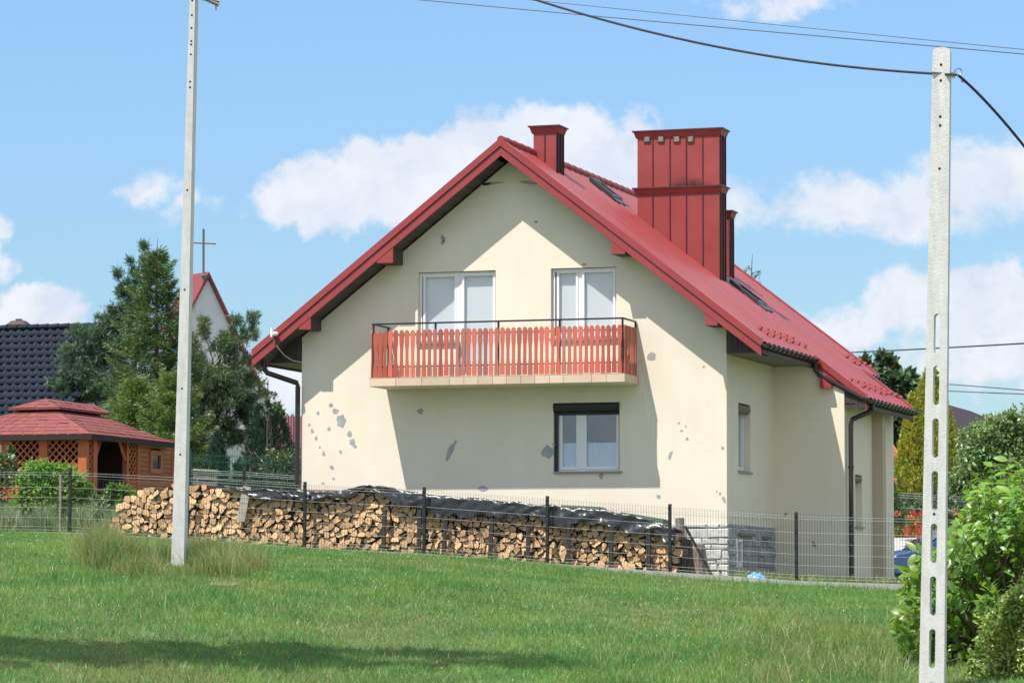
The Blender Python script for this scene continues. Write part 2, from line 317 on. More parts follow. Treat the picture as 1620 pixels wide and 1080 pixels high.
# ------------------------------------------------------------------ mesh building
ORG = {}
class MB:
    def __init__(self): self.v = []; self.f = []; self.m = []
    def add(self, vs, fs, mi=0):
        o = len(self.v); self.v += [tuple(map(float, p)) for p in vs]
        for f in fs: self.f.append(tuple(i + o for i in f)); self.m.append(mi)
        return self
    def hexa(self, c, mi=0):
        return self.add(c, [(0, 3, 2, 1), (4, 5, 6, 7), (0, 1, 5, 4), (1, 2, 6, 5), (2, 3, 7, 6), (3, 0, 4, 7)], mi)
    def box(self, x0, x1, y0, y1, z0, z1, mi=0):
        return self.hexa([(x0, y0, z0), (x1, y0, z0), (x1, y1, z0), (x0, y1, z0), (x0, y0, z1), (x1, y0, z1), (x1, y1, z1), (x0, y1, z1)], mi)
    def mbox(self, fm, s0, s1, z0, z1, d0, d1, mi=0):
        return self.hexa([fm(s0, z0, d0), fm(s1, z0, d0), fm(s1, z0, d1), fm(s0, z0, d1), fm(s0, z1, d0), fm(s1, z1, d0), fm(s1, z1, d1), fm(s0, z1, d1)], mi)
    def prism(self, poly, off, mi=0):
        n = len(poly); p2 = [tuple(np.add(p, off)) for p in poly]
        return self.add(list(poly) + p2, [tuple(range(n))[::-1], tuple(range(n, 2 * n))] + [(i, (i + 1) % n, n + (i + 1) % n, n + i) for i in range(n)], mi)
    def tube(self, pts, r, n=8, mi=0, caps=True):
        pts = [np.array(p, float) for p in pts]; k = len(pts); rs = r if isinstance(r, (list, tuple, np.ndarray)) else [r] * k
        vs = []; u = None
        for i, p in enumerate(pts):
            t = pts[min(i + 1, k - 1)] - pts[max(i - 1, 0)]; t = t / (np.linalg.norm(t) + 1e-12)
            if u is None:
                a = np.array([0, 0, 1.]) if abs(t[2]) < .9 else np.array([1., 0, 0]); u = np.cross(t, a)
            u = u - t * np.dot(u, t); u /= np.linalg.norm(u) + 1e-12; w = np.cross(t, u)
            for j in range(n):
                a = 2 * math.pi * j / n; vs.append(p + rs[i] * (math.cos(a) * u + math.sin(a) * w))
        fs = []
        for i in range(k - 1):
            for j in range(n): fs.append((i * n + j, i * n + (j + 1) % n, (i + 1) * n + (j + 1) % n, (i + 1) * n + j))
        if caps: fs += [tuple(range(n))[::-1], tuple(range((k - 1) * n, k * n))]
        return self.add(vs, fs, mi)
    def lathe(self, c, prof, n=12, mi=0):
        vs = []; fs = []
        for r, z in prof:
            for j in range(n): a = 2 * math.pi * j / n; vs.append((c[0] + r * math.cos(a), c[1] + r * math.sin(a), c[2] + z))
        for i in range(len(prof) - 1):
            for j in range(n): fs.append((i * n + j, i * n + (j + 1) % n, (i + 1) * n + (j + 1) % n, (i + 1) * n + j))
        return self.add(vs, fs, mi)
    def obj(self, name, mats, parent=None, org=None, smooth=False, label=None, kind=None):
        if org is None: org = ORG[parent.name] if parent is not None else (0, 0, 0)
        me = bpy.data.meshes.new(name)
        V = np.array(self.v, float).reshape(-1, 3) - np.array(org, float)
        me.from_pydata(V.tolist(), [], self.f)
        return finish(me, name, mats, parent, org, smooth, label, kind, self.m)

def finish(me, name, mats, parent, org, smooth=False, label=None, kind=None, mi=None):
    if not isinstance(mats, (list, tuple)): mats = [mats]
    for m in mats: me.materials.append(m)
    if mi is not None and len(mats) > 1: me.polygons.foreach_set('material_index', np.array(mi, dtype=np.int32))
    if smooth: me.polygons.foreach_set('use_smooth', np.ones(len(me.polygons), dtype=bool))
    me.update()
    o = bpy.data.objects.new(name, me); COL.objects.link(o)
    place(o, parent, org)
    if label: o['label'] = label
    if kind: o['kind'] = kind
    return o
def place(o, parent, org):
    ORG[o.name] = tuple(map(float, org))
    if parent is not None:
        o.parent = parent; o.location = np.subtract(org, ORG[parent.name])
    else: o.location = org
def inst(me, name, parent, loc, rot=None, sc=None):
    o = bpy.data.objects.new(name, me); COL.objects.link(o); place(o, parent, loc)
    if rot is not None: o.rotation_euler = rot
    if sc is not None: o.scale = sc
    return o
def tag(o, label, cat, group=None):
    o['label'] = label; o['category'] = cat
    if group: o['group'] = group
    return o
def thing(name, label, cat, loc, group=None):
    o = bpy.data.objects.new(name, None); o.empty_display_size = .3; COL.objects.link(o)
    o.location = loc; ORG[o.name] = tuple(map(float, loc)); return tag(o, label, cat, group)

def np_mesh(name, V, nper, polys, mats, parent=None, org=(0, 0, 0), kind=None, label=None, mi=None):
    """V (N,nper,3); polys = list of index tuples inside each item."""
    N = V.shape[0]; org = np.array(ORG[parent.name] if parent is not None else org, float)
    me = bpy.data.meshes.new(name)
    me.vertices.add(N * nper); me.vertices.foreach_set('co', (V.reshape(-1, 3) - org).astype(np.float32).ravel())
    lens = [len(p) for p in polys]; base = np.concatenate([np.array(p) for p in polys])
    idx = (np.arange(N)[:, None] * nper + base[None]).ravel().astype(np.int32)
    me.loops.add(len(idx)); me.loops.foreach_set('vertex_index', idx)
    tot = np.tile(np.array(lens, dtype=np.int32), N); st = np.concatenate([[0], np.cumsum(tot)[:-1]]).astype(np.int32)
    me.polygons.add(len(tot)); me.polygons.foreach_set('loop_start', st); me.polygons.foreach_set('loop_total', tot)
    me.update(calc_edges=True)
    if mi is not None: mi = np.repeat(mi, len(polys))
    return finish(me, name, mats, parent, org, False, label, kind, mi)

def unit(a): return a / (np.linalg.norm(a, axis=-1, keepdims=True) + 1e-9)
def leaf_quads(pos, axis, L, W, nrm=None, fold=0.):
    """diamond leaves: (N,4,3)"""
    N = len(pos); axis = unit(axis)
    if nrm is None: nrm = RNG.normal(size=(N, 3))
    side = unit(np.cross(axis, nrm)); L = np.broadcast_to(np.asarray(L, float), N)[:, None]; W = np.broadcast_to(np.asarray(W, float), N)[:, None]
    nn = np.cross(side, axis)
    mid = pos + axis * L * .45 + nn * (fold * W)
    return np.stack([pos, mid + side * W * .5, pos + axis * L, mid - side * W * .5], 1)
def blades(pos, H, lean, W, seg2=False):
    N = len(pos); H = np.asarray(H)[:, None]; W = np.asarray(W)[:, None]
    a = RNG.uniform(0, 2 * np.pi, N); side = np.stack([np.cos(a), np.sin(a), np.zeros(N)], 1) * W * .5
    up = np.array([0, 0, 1.])
    if not seg2:
        return np.stack([pos - side, pos + side, pos + up * H + lean], 1)
    mid = pos + up * H * .55 + lean * .3
    return np.stack([pos - side, pos + side, mid + side * .7, pos + up * H * .93 + lean, mid - side * .7], 1)

# ------------------------------------------------------------------ the ground
def make_ground():
    xs = np.unique(np.concatenate([np.linspace(-500, -40, 12), np.linspace(-40, 40, 90), np.linspace(40, 500, 12)]))
    ys = np.unique(np.concatenate([np.linspace(-120, -40, 10), np.linspace(-40, 6, 110), np.linspace(6, 60, 40), np.linspace(60, 900, 20)]))
    X, Y = np.meshgrid(xs, ys); Z = GZ(X, Y)
    V = np.stack([X, Y, Z], -1).reshape(-1, 3); nx = len(xs); F = []
    for j in range(len(ys) - 1):
        for i in range(nx - 1): a = j * nx + i; F.append((a, a + 1, a + nx + 1, a + nx))
    me = bpy.data.meshes.new('ground'); me.from_pydata(V.tolist(), [], F)
    m = mat('turf_ground', (.060, .115, .030), .95, c2=(.12, .12, .05), vs=.7, vdet=8, bump=.4, bs=6)
    finish(me, 'ground', m, None, (0, 0, 0), True, kind='structure')
make_ground()

# ------------------------------------------------------------------ the house
W = 8.4; HX = W / 2; ZR = 8.075; SL = 0.7721; OV = 0.5756; EV = 0.794; D1 = 3.588; X2 = 9.798; XE2 = 10.22; D2 = 6.094; D3 = 8.166; LEN = 9.096
def rz(x): return ZR - SL * abs(x - HX)
def roofhit(px, py):
    r = ray(px, py); n = np.array([SL, 0, 1.0]); return CAM + r * ((ZR + SL * HX - n @ CAM) / (n @ r))
ZE = rz(W + EV)
house = thing('house', 'cream rendered house with a red metal roof and a picket balcony on its gable', 'house', (HX, 4.5, 0))

def clip(poly, a, b, c):
    out = []
    for i in range(len(poly)):
        p, q = poly[i], poly[(i + 1) % len(poly)]; dp = a * p[0] + b * p[1] - c; dq = a * q[0] + b * q[1] - c
        if dp <= 0: out.append(p)
        if dp * dq < 0: t = dp / (dp - dq); out.append((p[0] + t * (q[0] - p[0]), p[1] + t * (q[1] - p[1])))
    return out
def area(p): return abs(sum(p[i][0] * p[(i + 1) % len(p)][1] - p[(i + 1) % len(p)][0] * p[i][1] for i in range(len(p)))) / 2
def wall(mb, poly, holes, fm, rev, mi=0):
    S = sorted({p[0] for p in poly} | {h[0] for h in holes} | {h[1] for h in holes}); Zs = sorted({p[1] for p in poly} | {h[2] for h in holes} | {h[3] for h in holes})
    ins = lambda s, z: any(h[0] < s < h[1] and h[2] < z < h[3] for h in holes)
    for i in range(len(S) - 1):
        for j in range(len(Zs) - 1):
            if ins((S[i] + S[i + 1]) / 2, (Zs[j] + Zs[j + 1]) / 2): continue
            p = clip(clip(clip(clip(list(poly), 1, 0, S[i + 1]), -1, 0, -S[i]), 0, 1, Zs[j + 1]), 0, -1, -Zs[j])
            if len(p) > 2 and area(p) > 1e-6: mb.add([fm(s, z, 0) for s, z in p], [tuple(range(len(p)))], mi)
    e = 1e-3
    for (a, b, c, d) in holes:
        sm = (a + b) / 2; zm = (c + d) / 2
        for (p, q, ps, pz) in (((a, c), (b, c), sm, c - e), ((a, d), (b, d), sm, d + e), ((a, c), (a, d), a - e, zm), ((b, c), (b, d), b + e, zm)):
            if ins(ps, pz): continue
            mb.add([fm(*p, 0), fm(*q, 0), fm(*q, rev), fm(*p, rev)], [(0, 1, 2, 3)], mi)
FG = lambda s, z, d: (s, d, z)              # gable wall: s = x, d inward
FS = lambda s, z, d: (W - d, s, z)          # side wall of the front part: s = y
F2 = lambda s, z, d: (X2 - d, s, z)         # side wall of the wider part

SILL_U = float(at_plane(920, 536, 1, 0)[2]); SLABT = 3.642
SILL_L = 1.885
UL = (2.36, 3.166, SILL_U, 5.697); ULD = (3.166, 3.917, SLABT, 5.697); UR = (5.009, 6.29, SILL_U, 5.697); LW = (5.063, 6.35, SILL_L, 3.171)
SW = (.857, 1.763, 1.90, 3.178); SW2 = (4.52, 5.13, .94, 1.96)
gable = MB()
zg = lambda x: rz(x) - .315
wall(gable, [(0, -.6), (W, -.6), (W, zg(W)), (HX, zg(HX)), (0, zg(0))], [UL, ULD, UR, LW], FG, .17)
gw = gable.obj('gable_wall', STUCCO, house)
sw = MB()
wall(sw, [(0, -.6), (D1, -.6), (D1, 4.2), (0, 4.2)], [SW], FS, .2)
wall(sw, [(D1, -.6), (D2, -.6), (D2, 3.6), (D1, 3.6)], [SW2], F2, .2)
sw.add([(W, D1, -.6), (X2, D1, -.6), (X2, D1, rz(X2) - .2), (W, D1, rz(W) - .2)], [(0, 1, 2, 3)])
MB().box(X2 - .35, X2 + .215, D2, D2 + .3, -.6, 3.4).obj('corner_pillar', mat('shaded_render', (.50, .43, .32), .9, bump=.14, bs=55), house)  # deep shade under the eave put into a darker base colour
sw.add([(X2, D2 + .3, -.6), (X2, D3, -.6), (X2, D3, 3.4), (X2, D2 + .3, 3.4)], [(0, 1, 2, 3)])
sw.add([(X2, D3, -.6), (W, D3, -.6), (W, D3, rz(W) - .2), (X2, D3, rz(X2) - .2)], [(0, 1, 2, 3)])
sw.add([(W, D3, -.6), (W, LEN, -.6), (W, LEN, 4.2), (W, D3, 4.2)], [(0, 1, 2, 3)])
sww = sw.obj('side_wall', STUCCO, house)
bw = MB(); bw.add([(0, LEN, -.6), (W, LEN, -.6), (W, LEN, zg(W)), (HX, LEN, zg(HX)), (0, LEN, zg(0))], [(4, 3, 2, 1, 0)])
bw.add([(0, 0, -.6), (0, LEN, -.6), (0, LEN, 4.3), (0, 0, 4.3)], [(0, 1, 2, 3)])
bw.obj('rear_wall', STUCCO, house)
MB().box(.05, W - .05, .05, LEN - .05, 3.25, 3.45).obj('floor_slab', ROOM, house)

# plaster patches on the walls
def blob(mb, cx, cz, rx, rz_, ang, fm, n=12, out=-.004, rough=.28, mi=0):
    pts = []
    for i in range(n):
        a = 2 * math.pi * i / n; k = 1 + random.uniform(-rough, rough); x = rx * k * math.cos(a); z = rz_ * k * math.sin(a)
        pts.append((cx + x * math.cos(ang) - z * math.sin(ang), cz + x * math.sin(ang) + z * math.cos(ang)))
    mb.add([fm(s, z, out) for s, z in pts] + [fm(s + (s - cx) * .06, z + (z - cz) * .06, .002) for s, z in pts],
           [tuple(range(n))] + [(i, (i + 1) % n, n + (i + 1) % n, n + i) for i in range(n)], mi)
PX = 1 / 83.0
for (px, py, rx, ry, a) in [(540, 666, 9, 11, .2), (531, 650, 5, 4.5, 0), (524, 641, 4, 3.5, 0), (553, 686, 3.5, 5, 0), (557, 699, 5, 5.5, 0), (562, 706, 2.5, 2.5, 0),
        (489, 672, 2, 2.4, 0), (494, 681, 2.8, 3.4, .4), (500, 693, 2.8, 3.4, .4), (503, 653, 2.4, 2.4, 0), (506, 707, 1.6, 2, 0), (512, 717, 2.6, 4, 0), (539, 714, 2.4, 3.6, .3), (525, 739, 4, 2.6, -.5),
        (528, 757, 2.4, 1.8, -.4), (521, 678, 2.6, 2.8, 0), (511, 764, 2.2, 1.5, 0), (665, 650, 5, 4.2, .1), (713, 714, 4.4, 17, -.42), (764, 773, 7, 4.2, 0), (867, 714, 10, 9, .1), (876, 703, 2.2, 3.5, 0), (951, 752, 3.4, 4.6, 0),
        (1031, 563, 7, 5.5, .2), (1060, 719, 2.6, 6.5, -.35), (1042, 785, 3.2, 2.8, 0), (1074, 669, 2, 1.8, 0), (1085, 674, 1.6, 1.6, 0), (1078, 681, 2.2, 1.6, 0), (1087, 694, 2.2, 2.2, 0), (1143, 708, 3, 2.6, 0),
        (1134, 777, 1.4, 1.8, 0), (1139, 780, 1.6, 2, 0), (1145, 789, 2.4, 5.5, .3), (779, 290, 19, 2, .06), (770, 291, 8, 2.8, .2), (840, 289, 17, 2.3, -.12), (701, 377, 3, 6, .5), (700, 384, 2.2, 4, -.5), (848, 351, 3, 1.8, 0), (924, 418, 3.4, 1.8, 0), (1113, 580, 2.4, 1.6, 0)]:
    p = at_plane(px, py, 1, 0); mb = MB(); blob(mb, p[0], p[2], rx * PX, ry * PX, a, FG); mb.obj('plaster_patch', PATCH, gw)
for (px, py, h, w) in [(1021, 640, 12, .6), (1027, 655, 18, .7), (1033, 690, 16, .6), (1016, 613, 6, .5), (1034, 668, 8, .5), (503, 641, 7, .4)]:
    p = at_plane(px, py, 1, 0); mb = MB(); blob(mb, p[0], p[2], w * PX, h * PX, 0, FG, 8); mb.obj('lime_streak', DRIP, gw)
for (px, py, rx, ry) in [(1243, 813, 3, 2.6), (1287.5, 860, 3.2, 5)]:
    p = at_plane(px, py, 1, D1); mb = MB(); blob(mb, p[0], p[2], rx * PX, ry * PX, .4, lambda s, z, d: (s, D1 + d, z)); mb.obj('plaster_patch', PATCH, sww)

# --- windows
def window(name, fm, o, depth, sashes, sill=None, blind=None, frame=.055, mats=(WHITE,), glass=GLASS, label=None, bead=.045):
    s0, s1, z0, z1 = o
    fr = MB(); d0, d1 = depth, depth + .07
    fr.mbox(fm, s0, s0 + frame, z0, z1, d0, d1); fr.mbox(fm, s1 - frame, s1, z0, z1, d0, d1)
    fr.mbox(fm, s0 + frame, s1 - frame, z1 - frame, z1, d0, d1); fr.mbox(fm, s0 + frame, s1 - frame, z0, z0 + frame, d0, d1)
    w = fr.obj(name, WHITE, house, label=label)
    for (a, b, dd) in sashes:
        sa = MB(); c0, c1 = z0 + frame * .6, z1 - frame * .6; e0, e1 = d0 - .018 + dd, d0 + .05 + dd
        sa.mbox(fm, a, a + bead, c0, c1, e0, e1); sa.mbox(fm, b - bead, b, c0, c1, e0, e1)
        sa.mbox(fm, a + bead, b - bead, c0, c0 + bead * 1.3, e0, e1); sa.mbox(fm, a + bead, b - bead, c1 - bead, c1, e0, e1)
        sa.obj('sash', WHITE, w)
        MB().mbox(fm, a + bead, b - bead, c0 + bead * 1.3, c1 - bead, e0 + .03, e0 + .031).obj('pane', glass, w)
        if blind is not None:
            bz0, bz1, m = blind; n = 24; mb = MB(); vs = []
            for i in range(n + 1):
                s = a + (b - a) * i / n; wv = .012 * math.sin(i * 1.9) if m is CURTAIN else 0
                vs += [fm(s, max(bz0, c0), e1 + .012 + wv), fm(s, min(bz1, c1), e1 + .012 + wv)]
            mb.add(vs, [(2 * i, 2 * i + 2, 2 * i + 3, 2 * i + 1) for i in range(n)]); mb.obj('curtain' if m is CURTAIN else 'roller_blind', m, w)
    if sill is not None:
        m, out, ext, th = sill
        MB().mbox(fm, s0 - ext, s1 + ext, z0 - th, z0 - .002, -out, depth).obj('window_sill', m, w)
    return w
SILLM = mat('grey_sill', (.30, .29, .28), .6)
wl = window('balcony_window', FG, (UL[0] + .005, 3.166, UL[2] + .02, UL[3] - .01), .08, [(2.44, 3.115, 0.012)], (SILLM, .05, .02, .05), (0, 9, BLIND))
MB().mbox(FG, 2.415, 2.45, SILL_U + .08, 5.63, .085, .16).obj('open_gap', BLACK, wl)
wd = window('balcony_door', FG, (3.168, 3.912, SLABT + .02, 5.687), .08, [(3.222, 3.885, 0)], None, (0, 9, BLIND), label='white glazed balcony door on the left of the gable')
wr = window('balcony_window', FG, (UR[0] + .005, UR[1] - .005, UR[2] + .02, UR[3] - .01), .08, [(5.10, 5.52, 0.012), (5.60, 6.25, 0)], (SILLM, .05, .02, .05), (0, 9, BLIND))
MB().mbox(FG, 5.067, 5.10, SILL_U + .08, 5.63, .085, .16).obj('open_gap', BLACK, wr)
MB().mbox(FG, 5.52, 5.60, SILL_U + .07, 5.64, .09, .15).obj('mullion', WHITE, wr)
lw = window('ground_floor_window', FG, (LW[0] + .07, LW[1] - .01, LW[2] + .01, 3.06), .10, [(5.17, 5.53, 0), (5.64, 6.31, 0)], (SILLM, .05, .06, .035), (0, 2.43, CURTAIN), glass=GLASSD)
MB().mbox(FG, 5.53, 5.64, LW[2] + .06, 3.0, .09, .15).obj('mullion', WHITE, lw)
sh = MB(); zt = 3.169; zb = 2.985
sh.add([FG(s, z, d) for s in (5.066, 6.347) for (z, d) in ((zb, .098), (zb, .03), (zb + .04, -.02), (zb + .11, -.045), (zt - .04, -.04), (zt, -.01), (zt, .098))],
       [(i, i + 1, 8 + i, 7 + i) for i in range(6)] + [(6, 0, 7, 13), tuple(range(7)), tuple(range(13, 6, -1))])
sho = sh.obj('shutter_box', BLACK, house)
MB().mbox(FG, 5.07, 5.135, LW[2] + .005, zb, .05, .1).obj('guide_rail', BLACK, sho)
MB().mbox(FG, 6.335, 6.348, LW[2] + .005, zb, .05, .1).obj('guide_rail', BLACK, sho)
MB().mbox(FG, 5.135, 6.335, zb - .04, zb, .06, .085).obj('shutter_slat', BLACK, sho)
wsd = window('side_window', FS, (SW[0] + .005, SW[1] - .005, SW[2] + .01, SW[3] - .01), .14, [(.9, 1.72, 0)], (SILLM, .04, .05, .035), (0, 9, BLIND))
sb = MB(); sb.tube([FS(SW[0] + .02, 3.08, .07), FS(SW[1] - .02, 3.08, .07)], .085, 10); sb.obj('shutter_box', SOFFIT2, wsd)
wsd2 = window('side_window', F2, (SW2[0] + .005, SW2[1] - .005, SW2[2] + .01, SW2[3] - .01), .14, [(4.55, 5.1, 0)], (SILLM, .05, .05, .035), (0, 9, BLIND))
sb = MB(); sb.tube([F2(SW2[0] + .02, 1.88, .06), F2(SW2[1] - .02, 1.88, .06)], .07, 10); sb.obj('shutter_box', SOFFIT2, wsd2)

# --- stone plinth
pl = MB(); pl.box(5.6, W + .012, -.012, .03, -.5, .905); pl.box(W - .03, W + .012, .03, D1, -.5, .905)
plo = pl.obj('stone_plinth', MORTAR, house)
def stones(fm, s0, s1, z0, z1, mats, seed, holes=()):
    rr = random.Random(seed); z = z0
    while z < z1 - .03:
        h = min(rr.choice([.09, .12, .15, .18, .2]), z1 - z)
        if z1 - z - h < .05: h = z1 - z
        s = s0
        while s < s1 - .02:
            w = rr.uniform(.14, .42) if h > .1 else rr.uniform(.2, .5)
            w = min(w, s1 - s)
            if s1 - s - w < .08: w = s1 - s
            if not any(a < s + w / 2 < b and c < z + h / 2 < d for a, b, c, d in holes):
                g = .011; pr = rr.uniform(.02, .05); j = lambda: rr.uniform(-.012, .012); b = .012
                o = [(s + g, z + g), (s + w - g, z + g), (s + w - g, z + h - g), (s + g, z + h - g)]
                q = [(a + j(), c + j() * .7) for a, c in o]; cx = s + w / 2; cz = z + h / 2
                inn = [(a + (b if a < cx else -b), c + (b if c < cz else -b)) for a, c in q]
                mb = MB(); mb.add([fm(a, c, -.012) for a, c in q] + [fm(a, c, -pr * .7) for a, c in q] + [fm(a, c, -pr) for a, c in inn],
                   [(0, 1, 5, 4), (1, 2, 6, 5), (2, 3, 7, 6), (3, 0, 4, 7), (4, 5, 9, 8), (5, 6, 10, 9), (6, 7, 11, 10), (7, 4, 8, 11), (8, 9, 10, 11)])
                k = rr.random(); mb.obj('stone', mats[0] if k > .07 else mats[1], plo)
            s += w
        z += h
stones(FG, 6.9, W + .035, -.22, .912, (STONE, STONER), 14)
BWN = (.55, 1.02, .12, .66)
stones(FS, .0, D1, -.22, .912, (STONED, STONED), 5, [(BWN[0] - .03, BWN[1] + .03, BWN[2] - .03, BWN[3] + .03)])
bwn = window('basement_window', FS, BWN, -.03, [(.6, .97, 0)], None, None, frame=.05)
for a, b, z in ((.62, 1.75, .70), (2.45, 3.0, .67)): MB().mbox(FS, a, b, z, z + .05, -.10, -.01).obj('stone_ledge', SOFFIT2, plo)

# --- roof
roof = MB()
def sheet(mb, xa, xb, y0, y1, period=.36, amp=.014):
    ny = int((y1 - y0) / (period / 8)) + 1; n = max(1, int(round(abs(xb - xa) * 1.26 / .36)))
    rows = []
    for k in range(n):
        for t, up in ((k / n, .016), ((k + 1) / n - 1e-4, .0)):
            x = xa + (xb - xa) * (t if not (k == n - 1 and up == 0) else 1); rows.append((x, rz(x) + up))
    vs = []
    for x, z in rows:
        for j in range(ny + 1):
            y = y0 + (y1 - y0) * j / ny; vs.append((x, y, z + amp * math.sin(2 * math.pi * y / period) - .012))
    fs = [(i * (ny + 1) + j, i * (ny + 1) + j + 1, (i + 1) * (ny + 1) + j + 1, (i + 1) * (ny + 1) + j) for i in range(len(rows) - 1) for j in range(ny)]
    mb.add(vs, fs)
sheet(roof, HX, W + EV, -OV + .03, LEN + OV - .03)
sheet(roof, W + EV - .004, XE2, D1 + .06, D3 - .02)
sheet(roof, HX, -EV, -OV + .03, LEN + OV - .03)
ro = roof.obj('roof', REDROOF, house, smooth=False)
def verge(name, xa, xb, y, back=False, hi=.045, mid=-.105, lo=-.285, parent=ro):
    s = -1 if not back else 1
    mb = MB()
    q = lambda u, v: [(xa, y, rz(xa) + u), (xb, y, rz(xb) + u), (xb, y, rz(xb) + v), (xa, y, rz(xa) + v)]
    mb.prism(q(hi, mid), (0, -.165 * s if not back else -.165, 0)) if back else mb.prism([(a, y - .02, c) for a, _, c in q(hi, mid)], (0, .165, 0))
    mb.prism([(a, y + (.004 if not back else -.03), c) for a, _, c in q(mid - .016, lo)], (0, .026, 0))
    mb.prism([(a, y + (.02 if not back else -.04), c) for a, _, c in q(mid + .01, mid - .03)], (0, .02, 0), 1)
    return mb.obj(name, [RED, CAPD], parent)
verge('verge_trim', HX, W + EV, -OV); verge('verge_trim', HX, -EV, -OV)
verge('verge_trim', HX, W + EV, LEN + OV, True); verge('verge_trim', HX, -EV, LEN + OV, True)
verge('verge_trim', W + EV + .02, XE2, D1 + .03); verge('verge_trim', W + EV, XE2, D3, True)
# ridge cap, in lengths
rc = MB(); rc.tube([(HX, -OV + .012, ZR + .015), (HX, LEN + OV, ZR + .015)], .075, 10)
k = -OV + .35
while k < LEN + OV: rc.tube([(HX, k, ZR + .015), (HX, k + .05, ZR + .015)], .085, 10); k += .42
rc.obj('ridge_cap', REDROOF, ro)
# soffit boards under the verge overhang (left slope seen from below)
bm = MB(); bwid = .098
bm.hexa([(0, -OV + .03, 0), (bwid, -OV + .03, bwid * SL), (bwid, 0, bwid * SL), (0, 0, 0), (0, -OV + .03, .018), (bwid, -OV + .03, .018 + bwid * SL), (bwid, 0, .018 + bwid * SL), (0, 0, .018)])
b0 = None; x = -EV + .02; i = 0
while x < HX - .1:
    z = rz(x) - .288
    if b0 is None:
        b0 = MB(); b0.v = bm.v; b0.f = bm.f; b0.m = bm.m; me = bpy.data.meshes.new('soffit_board'); me.from_pydata(bm.v, [], bm.f); me.materials.append(SOFFIT)
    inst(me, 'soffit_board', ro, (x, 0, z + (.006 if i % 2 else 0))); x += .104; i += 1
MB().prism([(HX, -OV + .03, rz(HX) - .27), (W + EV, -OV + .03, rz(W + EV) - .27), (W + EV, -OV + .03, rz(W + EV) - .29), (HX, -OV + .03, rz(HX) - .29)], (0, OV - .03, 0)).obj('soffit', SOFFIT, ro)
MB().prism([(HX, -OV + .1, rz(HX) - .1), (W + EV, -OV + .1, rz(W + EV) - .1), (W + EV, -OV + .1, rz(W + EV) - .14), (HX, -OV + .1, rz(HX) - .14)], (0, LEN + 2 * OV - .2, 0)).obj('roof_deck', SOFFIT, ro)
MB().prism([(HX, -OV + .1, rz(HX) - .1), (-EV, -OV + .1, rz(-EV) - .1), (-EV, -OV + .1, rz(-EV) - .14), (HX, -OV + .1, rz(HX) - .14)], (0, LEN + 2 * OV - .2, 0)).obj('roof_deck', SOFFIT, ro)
MB().prism([(W + EV, D1 + .1, rz(W + EV) - .1), (XE2, D1 + .1, rz(XE2) - .1), (XE2, D1 + .1, rz(XE2) - .14), (W + EV, D1 + .1, rz(W + EV) - .14)], (0, D3 - D1 - .2, 0)).obj('roof_deck', SOFFIT, ro)
# boxed eaves: vertical end boards and horizontal soffits
def endboards(xa, xb, y, zb, top):
    n = max(2, int(abs(xb - xa) / .1))
    for i in range(n):
        a = xa + (xb - xa) * i / n; b = xa + (xb - xa) * (i + 1) / n - .006
        if min(top(a), top(b)) <= zb: continue
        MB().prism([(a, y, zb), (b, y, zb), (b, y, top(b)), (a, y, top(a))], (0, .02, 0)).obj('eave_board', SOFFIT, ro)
t_ = lambda x: rz(x) - .30
ZS = 4.042
endboards(W + .002, W + EV - .04, -.02, ZS, lambda x: rz(x) - .13); endboards(-EV + .04, -.002, -.02, ZS, lambda x: rz(x) - .13)
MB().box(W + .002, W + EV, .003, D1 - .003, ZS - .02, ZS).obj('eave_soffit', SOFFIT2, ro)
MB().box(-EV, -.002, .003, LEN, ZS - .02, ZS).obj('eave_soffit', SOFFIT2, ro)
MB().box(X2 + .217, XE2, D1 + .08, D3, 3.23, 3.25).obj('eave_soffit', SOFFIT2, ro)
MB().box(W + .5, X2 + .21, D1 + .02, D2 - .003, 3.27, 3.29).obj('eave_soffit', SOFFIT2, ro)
MB().box(W + EV - .03, W + EV - .005, -OV + .04, D1 + .04, ZE - .24, ZE - .04).obj('eave_fascia', SOFFIT, ro)
MB().box(XE2 - .03, XE2 - .005, D1 + .07, D3, rz(XE2) - .24, rz(XE2) - .04).obj('eave_fascia', SOFFIT, ro)
MB().box(-EV + .005, -EV + .03, -OV + .04, LEN, ZE - .24, ZE - .04).obj('eave_fascia', SOFFIT, ro)
endboards(X2 + .01, XE2 - .02, D1 + .02, 3.2, lambda x: rz(x) - .12)
# purlin ends, clad in red
for (x0, x1) in ((1.74, 2.06), (.16, .40), (6.36, 6.62), (8.14, 8.38)):
    xm = (x0 + x1) / 2; zt_ = rz(x1 if xm > HX else x0) - .29; zb_ = zt_ - .10
    lo = min(rz(x0), rz(x1)) - .335
    mb = MB(); top = lambda x: rz(x) - .285
    mb.prism([(x0, -OV + .012, lo), (x1, -OV + .012, lo), (x1, -OV + .012, top(x1)), (x0, -OV + .012, top(x0))], (0, .02, 0), 0)
    mb.prism([(x0, -OV + .034, lo), (x1, -OV + .034, lo), (x1, -OV + .034, top(x1)), (x0, -OV + .034, top(x0))], (0, OV - .05, 0), 1)
    mb.obj('purlin_end', [RED, SOFFIT], ro)
xq0, xq1 = 9.36, 9.58; lo = rz(xq1) - .34
MB().prism([(xq0, D1 - .18, lo), (xq1, D1 - .18, lo), (xq1, D1 - .18, rz(xq1) - .285), (xq0, D1 - .18, rz(xq0) - .285)], (0, .18, 0)).obj('purlin_end', RED, ro)
